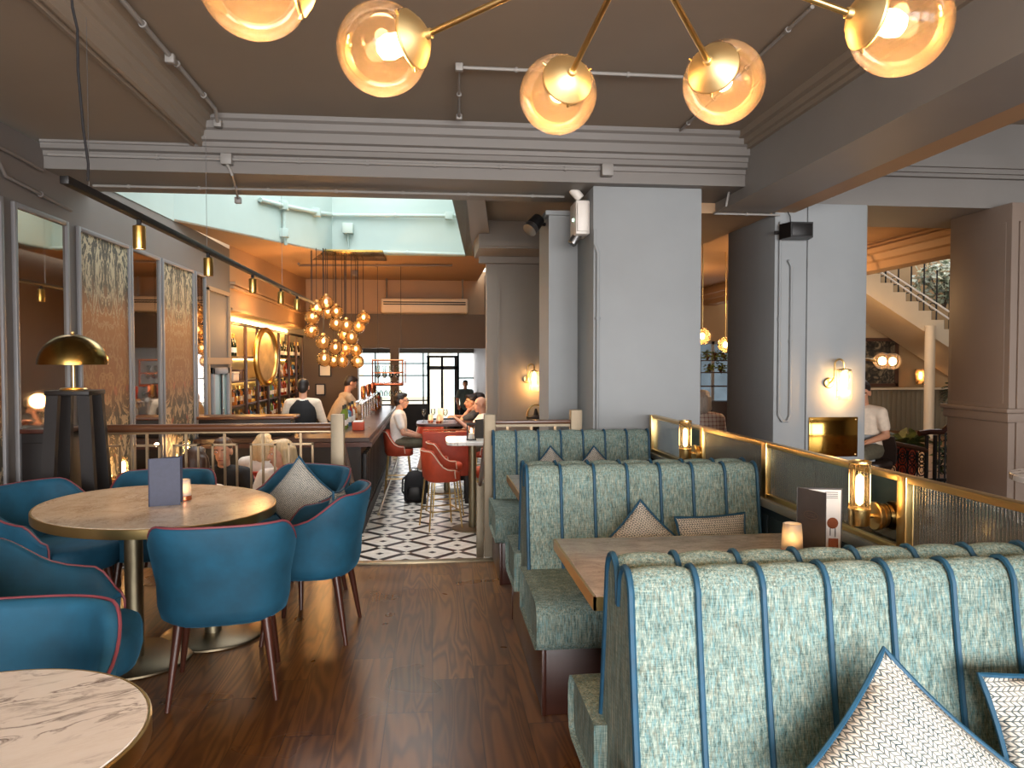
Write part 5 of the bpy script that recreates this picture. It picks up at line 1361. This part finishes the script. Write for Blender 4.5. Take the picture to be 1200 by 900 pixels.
c = P(1108, 325, y=14.0); bush('stair_plant', 'pale leafy plant hanging over the upper stairs', (c.x, 14.0, c.z), (.62, .4, .48), 'leaf_pale', 520, 2, .17)
c = P(1122, 535, y=8.9); bush('potted_shrub', 'dark green shrub behind the iron stair rail', (c.x, 8.9, c.z), (.22, .25, .32), 'leaf_dark', 260, 3, .12)
t = thing('glowing_strip', 'glowing white diagonal strip high beside the stair plant', 'lamp', P(1122, 303, y=14.4))
MB().tube([P(1113, 297, y=14.4), P(1134, 313, y=14.4)], .05, 10).build('tube', emit('strip_glow', (236,240,255), 2.5), t); MB().tube([P(1113, 295, y=14.45), P(1134, 311, y=14.45)], .04, 8).build('strip_backing', 'white_plastic', t)  # white tube given a glow to show a bright diagonal strip
t = thing('small_palm', 'thin dark palm leaves before the pale wall under the stairs', 'plant', P(1120, 445, y=14.3))
c = P(1128, 452, y=14.3); m = MB()
for k in range(7): 
    an = 2.2+k*.35; frond(m, V((c.x, 14.3, c.z-.1)), V((math.cos(an), .1, .5*math.sin(an)+.2)).normalized(), .5, .10, .22, 10)
m.build('fronds', 'leaf_dark', t); MB().cyl((c.x, 14.3, 0), (c.x, 14.3, c.z-.1), .03, .02, 8).build('stem', 'shelf_wood', t); 
t = thing('side_table', 'white round side table just visible at the right edge past the partition', 'table', (3.95, 4.11, 0))
MB().lathe([(.40, .715), (.415, .72), (.415, .75), (.41, .755)], 48, Matrix.Translation((3.95, 4.11, 0))).build('table_top', 'marble', t); MB().cyl((3.95, 4.11, .02), (3.95, 4.11, .716), .04).build('column', 'brass_brushed', t); MB().lathe([(.22, 0), (.22, .015), (.05, .02)], 32, Matrix.Translation((3.95, 4.11, 0))).build('base', 'brass_brushed', t)
for i, (px, py, y, lab) in enumerate(((823, 394, 9.0, 'amber globe pendant peeking out beside the big grey column'), (850, 404, 10.0, 'amber globe pendant in the gap between the two columns'))):
    t = thing('globe_pendant', lab, 'pendant lamp', P(px, py, y=y), 0, 'globe pendants between the columns'); c = P(px, py, y=y)
    g_ = MB().sph(c, .105, 24, 16).build('globe', 'amber_glass', t); MB().sph(c, (.03,.03,.04), 12, 8).build('bulb', 'bulb', g_)
    MB().cyl(c+V((0,0,.10)), (c.x, c.y, 2.96), .008, None, 6).build('cable', 'brass', t)
# dresser with plants before the lobby window seen in the gap
t = thing('plant_shelf', 'dark shelf with small plants before the bright window between the columns', 'shelf', (5.3, 13.6, 0))
a = P(818, 450, y=13.6); b = P(862, 450, y=13.6)
for pz in (422, 436, 452): 
    z = P(840, pz, y=13.6).z; MB().box(a.x, b.x, 13.5, 13.75, z-.02, z, .003).build('board', 'cabinet_dark', t)
for x in (a.x, b.x): MB().box(x-.02, x+.02, 13.5, 13.75, 0, P(840, 415, y=13.6).z, .003).build('upright', 'cabinet_dark', t)
MB().box(a.x, b.x, 13.4, 13.8, 0, P(840, 470, y=13.6).z, .006).build('cabinet', 'cabinet_dark', t)
r7 = random.Random(11)
for k, (px, pz) in enumerate(((829, 422), (838, 422), (848, 422), (832, 436), (845, 436))):
    c = P(px, pz, y=13.6); bush('shelf_plant', ('left small plant', 'middle small plant', 'right small plant')[k % 3]+(' on the top board' if k < 3 else ' on the middle board')+' of the shelf in the gap', (c.x, 13.6, c.z+.10), (.08, .08, .09), 'leaf_fern', 60, 20+k, .08)

for i, (px0, py0, px1, py1, lab) in enumerate(((375, 428, 387, 440, 'small framed print on the brown wall beyond the bar shelves, the higher one'), (371, 451, 380, 462, 'small framed print on the brown wall beyond the bar shelves, the lower one'))):
    a = P(px0, py0, y=16.19); b = P(px1, py1, y=16.19); t = thing('picture', lab, 'picture', ((a.x+b.x)/2, 16.19, b.z), 0, 'framed prints by the bar')
    MB().box(a.x, b.x, 16.185, 16.199, b.z, a.z).build('print', 'paper', t)
    m = MB(); f = .025
    m.box(a.x-f, b.x+f, 16.165, 16.199, a.z, a.z+f).box(a.x-f, b.x+f, 16.165, 16.199, b.z-f, b.z).box(a.x-f, a.x, 16.165, 16.199, b.z, a.z).box(b.x, b.x+f, 16.165, 16.199, b.z, a.z); m.build('frame', 'black_metal', t)
# ================================================================ PEOPLE
def remesh(mb, name, mat, parent, vox=.008, it=4, local=True):
    """one continuous skin over overlapping tapered forms"""
    me = bpy.data.meshes.new('tmp'); mb.bm.to_mesh(me); mb.bm.free()
    ob = bpy.data.objects.new('tmp', me); COL.objects.link(ob)
    md = ob.modifiers.new('r', 'REMESH'); md.mode = 'VOXEL'; md.voxel_size = vox; md.use_smooth_shade = True
    ms = ob.modifiers.new('s', 'SMOOTH'); ms.iterations = it; ms.factor = .5
    dg = bpy.context.evaluated_depsgraph_get(); dg.update()
    nm = bpy.data.meshes.new_from_object(ob.evaluated_get(dg)); nm.name = name
    bpy.data.objects.remove(ob); bpy.data.meshes.remove(me)
    nm.materials.clear(); nm.materials.append(MATS[mat])
    for p in nm.polygons: p.use_smooth = True
    o = bpy.data.objects.new(name, nm); COL.objects.link(o)
    if parent: o.parent = parent
    return o
def seated(sh=.45, lean=.0, ft=.08):
    J = dict(pel=V((0,0,sh+.09)), che=V((0,lean*.6-.01,sh+.36)), neck=V((0,lean-.01,sh+.55)), head=V((0,lean+.03,sh+.70)))
    for s, n in ((-1, 'L'), (1, 'R')):
        J['sh'+n] = V((s*.175, lean-.015, sh+.49)); J['el'+n] = V((s*.235, lean+.06, sh+.24)); J['wr'+n] = V((s*.15, lean+.27, sh+.20))
        J['hip'+n] = V((s*.09, .02, sh+.085)); J['kn'+n] = V((s*.12, .43, sh+.075)); J['an'+n] = V((s*.11, .40, ft))
    return J
def standing(lean=0):
    J = dict(pel=V((0,0,.93)), che=V((0,lean*.5,1.22)), neck=V((0,lean*.9,1.44)), head=V((0,lean+.03,1.60)))
    for s, n in ((-1, 'L'), (1, 'R')):
        J['sh'+n] = V((s*.18, lean*.85-.01, 1.38)); J['el'+n] = V((s*.25, lean*.8+.02, 1.12)); J['wr'+n] = V((s*.22, lean*.8+.20, .98))
        J['hip'+n] = V((s*.09, 0, .92)); J['kn'+n] = V((s*.10, .03, .50)); J['an'+n] = V((s*.11, 0, .08))
    return J
def person(label, loc, rz, J, shirt='cloth_white', legs='cloth_black', hair=('short', 'hair_dark'), skin='skin', yaw=0, pitch=0, sleeves='short', shorts=False, vest=None, glasses=False, scale=1, group=None, curl=.5):
    t = thing('person', label, 'person', loc, rz, group); t.scale = (scale,)*3
    HM = Matrix.Translation(J['head']) @ Matrix.Rotation(yaw, 4, 'Z') @ Matrix.Rotation(pitch, 4, 'X')
    h = lambda x, y, z: HM @ V((x, y, z))
    m = MB()
    m.sph(h(0,-.012,.025), (.074,.092,.088), 20, 14, HM.to_3x3().to_4x4()); m.sph(h(0,.022,-.035), (.056,.068,.072), 18, 12, HM.to_3x3().to_4x4()); m.sph(h(0,.048,-.085), (.034,.034,.026), 12, 8)
    m.cap(h(0,.083,.015), h(0,.103,-.022), .009, .014, 8); m.sph(h(0,.078,-.062), (.022,.014,.012), 10, 6)
    for s in (-1, 1): m.sph(h(s*.076,-.008,-.008), (.011,.022,.032), 10, 8, HM.to_3x3().to_4x4()); m.sph(h(s*.034,.072,.028), (.024,.014,.010), 8, 6)
    m.cap(J['neck']+V((0,-.005,-.03)), h(0,-.02,-.05), .056, .052, 12)
    def torso(m, e, sh_=True):
        a, b, c = J['pel'], J['che'], J['neck']
        for p, q, w0, w1, d0, d1 in ((a, b, .150, .165, .115, .118),):
            rings = []
            for k, (tt, w_, d_) in enumerate(((-.35,.11,.085),(-.2,.15,.115),(0,.160,.122),(.35,.148,.108),(.7,.160,.112),(1.0,.172,.116),(1.28,.175,.108),(1.5,.150,.09),(1.66,.09,.066))):
                pos = a.lerp(b, tt) if tt <= 1 else b.lerp(c, (tt-1)/.68)
                rings.append([pos+V(((w_+e)*math.cos(2*PI*i/20), (d_+e)*math.sin(2*PI*i/20), 0)) for i in range(20)])
            m.loft(rings)
        for n in ('LR' if sh_ else ''): m.cap(J['che'].lerp(c, .75), J['sh'+n], .07+e, .058+e, 12)
    torso(m, 0)
    for n in 'LR':
        m.cap(J['sh'+n], J['el'+n], .050, .040); m.cap(J['el'+n], J['wr'+n], .040, .026)
        m.cap(J['hip'+n], J['kn'+n], .085, .056); m.cap(J['kn'+n], J['an'+n], .056, .036); m.cap(J['an'+n], J['an'+n]+V((0,.16,-.045)), .036, .026)
        # hand: palm, four bent fingers of unequal length and a thumb off the side
        d = (J['wr'+n]-J['el'+n]).normalized(); s = -1 if n == 'L' else 1
        side = d.cross(V((0,0,1))); side = side.normalized() if side.length > .1 else V((1,0,0))
        nrm = side.cross(d).normalized(); w0 = J['wr'+n]+d*.02
        for k in range(4): m.cap(w0+side*(k-1.5)*.017, w0+side*(k-1.5)*.020+d*.075, .012, .011, 8)
        for k, L_ in enumerate((.062, .074, .078, .068) if s < 0 else (.068, .078, .074, .062)):
            p0 = w0+side*(k-1.5)*.021+d*.078; p1 = p0+(d*(1-.35*curl)-nrm*.6*curl).normalized()*L_*.55; p2 = p1+(d*(1-.9*curl)-nrm*1.3*curl).normalized()*L_*.5
            m.cap(p0, p1, .0095, .0088, 7); m.cap(p1, p2, .0088, .0075, 7)
        ts = side*s*-1
        q0 = w0+ts*.03+d*.012; q1 = w0+ts*.062+d*.05-nrm*.01; q2 = q1+d*.032-ts*.004-nrm*.012
        m.cap(q0, q1, .014, .011, 7); m.cap(q1, q2, .011, .0085, 7)
    body = remesh(m, 'body', skin, t, .0075, 3)
    # clothes follow the body
    e = .012
    m = MB(); torso(m, e)
    k1 = .62 if sleeves == 'short' else 1
    for n in 'LR':
        m.cap(J['sh'+n], J['sh'+n].lerp(J['el'+n], k1), .058+e, .050+e if sleeves == 'short' else .044+e)
        if sleeves == 'long': m.cap(J['el'+n], J['el'+n].lerp(J['wr'+n], .9), .044+e, .030+e)
    remesh(m, 'shirt', shirt, t, .011, 3)
    if vest:
        m = MB(); torso(m, e+.010, False); remesh(m, 'waistcoat', vest, t, .012, 3)
        MB().tube([J['neck']+V((.07*math.cos(a_*PI/8), .065*math.sin(a_*PI/8)-.01, -.01+.012*math.sin(a_*PI/8))) for a_ in range(16)], .02, 8, True).build('collar', 'cloth_white', t, w=False)
    m = MB()
    m.sph(J['pel'], (.165, .135, .12), 18, 12)
    for n in 'LR':
        k2 = J['kn'+n] if not shorts else J['hip'+n].lerp(J['kn'+n], .88)
        m.cap(J['hip'+n], k2, .088+e, .062+e)
        if not shorts: m.cap(J['kn'+n], J['an'+n].lerp(J['kn'+n], .12), .060+e, .044+e)
    remesh(m, 'shorts' if shorts else 'trousers', legs, t, .012, 3)
    for n in 'LR':
        a_ = J['an'+n]; m = MB(); m.cap(a_+V((0,-.03,-.035)), a_+V((0,.16,-.045)), .043, .036, 12); m.cap(a_+V((0,-.01,.0)), a_+V((0,.05,-.03)), .045, .04, 12)
        remesh(m, 'shoe', 'cloth_white' if shorts else 'black_plastic', t, .009, 2)
    # face
    for s in (-1, 1):
        ey = MB().sph(h(s*.031,.0785,.012), (.0105,.007,.0065), 10, 8, HM.to_3x3().to_4x4()).build('eye', 'eye_white', t, w=False)
        MB().sph(h(s*.031,.0848,.012), .0042, 8, 6).build('iris', 'eye_dark', ey, w=False)
        MB().tube([h(s*.014,.088,.033), h(s*.032,.088,.038), h(s*.052,.076,.031)], .0045, 6).build('eyebrow', hair[1] if hair else 'hair_brown', t, w=False)
    MB().tube([h(-.022,.085,-.061), h(0,.093,-.058), h(.022,.085,-.061)], [.003,.0065,.003], 6).build('lips', 'lips', t, w=False)
    if glasses:
        m = MB()
        for s in (-1, 1): m.tube([h(s*.033+.024*math.cos(q*PI/8), .094, .012+.019*math.sin(q*PI/8)) for q in range(16)], .0025, 5, True); m.tube([h(s*.057,.092,.016), h(s*.080,.0,.016)], .0025, 5)
        m.tube([h(-.009,.097,.016), h(.009,.097,.016)], .0025, 5); m.build('glasses', 'black_plastic', t, w=False)
    if hair:
        st, hm = hair; m = MB(); R = HM.to_3x3().to_4x4()
        m.sph(h(0,-.026,.046), (.082,.094,.080), 20, 14, R); m.sph(h(0,-.05,.0), (.078,.068,.078), 16, 12, R)
        if st == 'short':
            m.sph(h(0,.022,.092), (.066,.066,.034), 14, 10, R); m.sph(h(0,-.06,-.03), (.06,.05,.06), 12, 8, R)
        if st in ('long', 'bob'):
            L_ = .30 if st == 'long' else .11
            for s in (-1, 1): m.cap(h(s*.068,-.02,.03), h(s*.085,-.03,-L_*.85), .034, .032, 10)
            m.cap(h(0,-.075,.02), h(0,-.09,-L_), .066, .06, 12); m.cap(h(-.05,-.07,.02), h(-.055,-.085,-L_), .05, .045, 10); m.cap(h(.05,-.07,.02), h(.055,-.085,-L_), .05, .045, 10)
            m.sph(h(0,.018,.090), (.070,.070,.034), 14, 10, R)
        if st == 'bun': m.sph(h(0,-.11,.06), (.05,.05,.05), 12, 8); m.sph(h(0,.015,.09), (.064,.06,.028), 14, 10, R)
        remesh(m, 'hair', hm, t, .009, 2)
    return t
# bartender with his back to us
J = standing(); J['elL'] = V((-.27,.02,1.12)); J['wrL'] = V((-.25,.16,.95)); J['elR'] = V((.27,.02,1.12)); J['wrR'] = V((.25,.10,.90))
person('person in a black waistcoat and white shirt standing with back turned behind the bar', (-1.76, 10.55, LOW), .05, J, 'cloth_cream', 'cloth_black', ('short', 'hair_dark'), 'skin', 0, -.1, 'long', False, 'cloth_black')
J = standing(.30); J['elL'] = V((-.25,.42,1.14)); J['wrL'] = V((-.15,.58,1.16)); J['elR'] = V((.25,.42,1.14)); J['wrR'] = V((.14,.58,1.16))
person('person in a beige shirt bending over the beer taps behind the bar', (-1.62, 12.35, LOW), -PI/2+.4, J, 'cloth_beige', 'cloth_black', ('short', 'hair_dark'), 'skin_tan', 0, -.5, 'long')
# seated man, white t shirt
J = seated(.665, .02, .30)
for s, n in ((-1, 'L'), (1, 'R')): J['wr'+n] = V((s*.10, .34, .83)); J['el'+n] = V((s*.22, .08, .90)); J['an'+n] = V((s*.10, .36, .32))
J['anR'] = V((.12, .30, .33))
person('person in white T-shirt and khaki shorts sitting sideways on a terracotta stool', (-.50, 11.36, LOW), -PI/2, J, 'cloth_white', 'cloth_khaki', ('short', 'hair_dark'), 'skin', 0, -.05, 'short', True, None, True)
# men at the right of the dark table
J = seated(.62, .14, .30); J['elL'] = V((-.22,.30,.98+.06)); J['wrL'] = V((-.05,.20,1.20)); J['elR'] = V((.23,.28,1.06)); J['wrR'] = V((.05,.42,1.09))
person('person in a grey T-shirt leaning on the high table with hand to face', (.78, 11.75, LOW), PI/2-.15, J, 'cloth_charcoal', 'cloth_black', ('short', 'hair_dark'), 'skin_tan', .35, -.05)
J = seated(.62, .06, .30); J['elL'] = V((-.22,.22,.92)); J['wrL'] = V((-.10,.40,1.08)); J['elR'] = V((.23,.20,.92)); J['wrR'] = V((.10,.40,1.08))
person('bald person in a white T-shirt at the dark high table', (.80, 11.05, LOW), PI/2+.1, J, 'cloth_white', 'cloth_khaki', None, 'skin', 0, -.05)
J = seated(.62, .05, .30)
person('person with dark hair half hidden behind the bald person at the table', (.84, 12.4, LOW), PI/2, J, 'cloth_black', 'cloth_black', ('short', 'hair_dark'), 'skin', 0, 0)
for i, (x, y, lab) in enumerate(((.78, 11.75, 'terracotta bar stool under the person in the grey T-shirt'), (.80, 11.05, 'terracotta bar stool under the bald person'), (.84, 12.4, 'terracotta bar stool under the person half hidden at the back'))):
    o = dup(st0, None, None, lab); o.location = (x, y, LOW); o.rotation_euler = (0, 0, PI/2)
J = standing(); person('person standing far away against the bright shop windows', (.86, 19.4, LOW), PI, J, pm('cloth_slate', (90,110,112), .8, 0, .1, 20).name, 'cloth_black', ('short', 'hair_dark'), 'skin', 0, 0, 'short', False, None, False, .86)
# guests behind the railing
J = seated(.46, .06); J['elL'] = V((-.26,.12,.74)); J['wrL'] = V((-.12,.34,.80)); J['elR'] = V((.26,.12,.74)); J['wrR'] = V((.12,.34,.80))
person('person in a black shirt with short dark hair facing us behind the railing', (-1.84, 6.94, LOW), PI, J, 'cloth_black', 'cloth_black', ('short', 'hair_brown'), 'skin', 0, -.15, 'long')
J = seated(.46, .04); J['elL'] = V((-.22,.14,.74)); J['wrL'] = V((-.08,.36,.80)); J['elR'] = V((.22,.14,.74)); J['wrR'] = V((.08,.36,.80))
person('person with long blonde hair and a white top seated behind the railing', (-1.28, 6.70, LOW), PI-.3, J, 'cloth_white', 'cloth_khaki', ('long', 'hair_blonde'), 'skin', -.85, -.12)
J = seated(.46, 0); J['head'].z -= .04
person('second blonde person seated behind the person in the black shirt', (-1.66, 7.62, LOW), 0, J, 'cloth_white', 'cloth_black', ('bob', 'hair_blonde'), 'skin')
J = seated(.46, .05); J['head'].z += .02
person('person with grey brown hair and white shirt seen from behind at the railing', (-1.80, 5.88, LOW), 0, J, 'cloth_white', 'cloth_black', ('bob', 'hair_brown'), 'skin')
# lobby guests
J = seated(.42, .10); J['elL'] = V((-.24,.10,.68)); J['elR'] = V((.24,.10,.66)); J['wrR'] = V((.18,.34,.62))
person('person in a pale pink T-shirt sitting beside the second column in the lobby', (4.66, 7.62, 0), PI*.70, J, 'cloth_cream', 'cloth_khaki', ('bun', 'hair_dark'), 'skin_tan', .3, -.35)
def mk_plaid():
    n = N('cloth_plaid'); x, y, z = n.sep(n.obj())
    a = n.math('GREATER_THAN', n.math('FRACT', n.math('MULTIPLY', x, 22)), .72); b = n.math('GREATER_THAN', n.math('FRACT', n.math('MULTIPLY', z, 22)), .72)
    n.set(Base_Color=n.mix(n.math('MULTIPLY', n.math('ADD', a, b), .42), S(226,216,206), S(150,80,76)), Roughness=.8); MATS['cloth_plaid'] = n.m
mk_plaid()
pm('cloth_grey', (120,116,118), .8, 0, .12, 30, .1)
J = seated(.30, .06); J['anL'].z = J['anR'].z = .08
person('grey haired person in a checked shirt visible in the gap between the columns', (3.12, 8.35, 0), -.2, J, 'cloth_plaid', 'cloth_black', ('bob', 'hair_grey'), 'skin', -.5, -.1)
J = seated(.28, .10)
person('person in a grey patterned shirt beside the grey haired person in the gap', (2.72, 8.0, 0), .2, J, 'cloth_grey', 'cloth_black', ('short', 'hair_grey'), 'skin', .2, -.4)
for i, (x, y, r, lab, b_) in enumerate(((4.66, 7.62, PI*.70, 'dark lounge chair under the person in the pale pink T-shirt', .40), (3.12, 8.35, -.2, 'dark lounge chair under the grey haired person', .29), (2.72, 8.0, .2, 'dark lounge chair under the person in the grey patterned shirt', .27))):
    t = thing('lounge_chair', lab, 'chair', (x, y, 0), r, 'lounge chairs in the lobby')
    MB().loft([[V((a*k, q*k, z)) for a, q in superellipse(.24, .22, 24, 3)] for k, z in ((.92, b_-.09), (1, b_-.07), (1, b_-.02), (.9, b_))]).build('seat', 'cabinet_dark', t, 60, w=False)
    MB().loft([[V((x_*k, -.205-.02*q, z)) for x_, q in ((-.22, 0), (.22, 0), (.22, 1.5), (-.22, 1.5))] for k, z in ((1, b_-.05), (1.02, b_+.12), (.9, b_+.24))]).build('backrest', 'cabinet_dark', t, 60, w=False)
    for sx in (-1, 1):
        for sy in (-1, 1): MB().cyl((sx*.17, sy*.16, b_-.08), (sx*.2, sy*.19, 0), .016, .011, 10).build('leg', 'walnut', t, w=False)
# ================================================================ LIGHT
w = bpy.data.worlds.new('world'); SC.world = w; w.use_nodes = True
bg = w.node_tree.nodes['Background']
tcw = w.node_tree.nodes.new('ShaderNodeTexCoord'); nz = w.node_tree.nodes.new('ShaderNodeTexNoise'); nz.inputs['Scale'].default_value = 2.5
rw = w.node_tree.nodes.new('ShaderNodeValToRGB'); rw.color_ramp.elements[0].color = (.72, .80, .88, 1); rw.color_ramp.elements[1].color = (1, .99, .96, 1)
w.node_tree.links.new(tcw.outputs['Generated'], nz.inputs['Vector']); w.node_tree.links.new(nz.outputs['Fac'], rw.inputs['Fac'])
w.node_tree.links.new(rw.outputs['Color'], bg.inputs['Color']); bg.inputs['Strength'].default_value = 2.0
DAY = (250, 248, 247)
for i, (a, b) in enumerate(((-2.3, -.35), (-.15, 1.9), (2.4, 4.6), (4.9, 7.2))):
    area('daylight', ((a+b)/2, -5.2, 1.6), ((a+b)/2+.1, 6, 1.3), b-a, 2.3, (150, 200, 150, 110)[i], DAY)
area('skylight', (-1.1, 9.2, 4.8), (-1.1, 9.2, 0), 2.4, 5.5, 44, (250, 248, 246))
area('street_light', (-.3, 21.2, 1.2), (-.3, 16, .4), 3.4, 2.2, 60, (246, 246, 255))
area('street_fill', (-.5, 23, 6.5), (-.5, 27, 2), 10, 3, 420, (250,250,255))  # unseen lamp added to brighten the facade, in place of daylight
area('stair_daylight', (10.5, 13.8, 5.0), (9.8, 14.2, 1.5), 3, 1.5, 80, (246, 246, 250))
WARM = (255, 200, 136)
# lamps: the glow of the chandelier, the pendant cluster, the bar coves and the lobby lamps
for px, py in ((298, -21), (448, 58), (654, 111), (848, 97), (1055, 30)):
    c = P(px, py, z=2.2); point('chandelier_glow', c+V((0, 0, -.06)), 3.2, WARM, .03)
for p, e in (((-1.5, 11.4, 2.2), 26), ((-1.5, 13.4, 2.0), 26), ((-2.45, 11.0, 1.95), 12), ((-2.45, 14.6, 1.95), 14)): point('bar_glow', p, e, (255, 184, 108), .12)
point('lobby_glow', (4.6, 9.3, 2.3), 26, WARM, .15)
point('lobby_glow', (8.0, 12.8, 1.9), 16, WARM, .15)
point('lobby_glow', (3.9, 12.0, 2.2), 25, WARM, .15)
for x, y in ((-1.85, 6.9), (-1.3, 7.8)): point('dining_glow', (x, y, .75), 2.5, WARM, .06)
point('table_glow', (.25, 11.2, .9), 8, WARM, .1)
SC.view_settings.view_transform = 'Standard'; SC.view_settings.look = 'None'; SC.view_settings.gamma = 1; SC.view_settings.use_curve_mapping = False
SC.view_settings.exposure = 1.05
SC.cycles.max_bounces = 8; SC.cycles.diffuse_bounces = 4; SC.cycles.glossy_bounces = 4; SC.cycles.transparent_max_bounces = 16; SC.cycles.transmission_bounces = 4
SC.cycles.sample_clamp_indirect = 4; SC.cycles.caustics_reflective = False; SC.cycles.caustics_refractive = False
SC.cycles.use_light_tree = True; SC.cycles.use_denoising = True
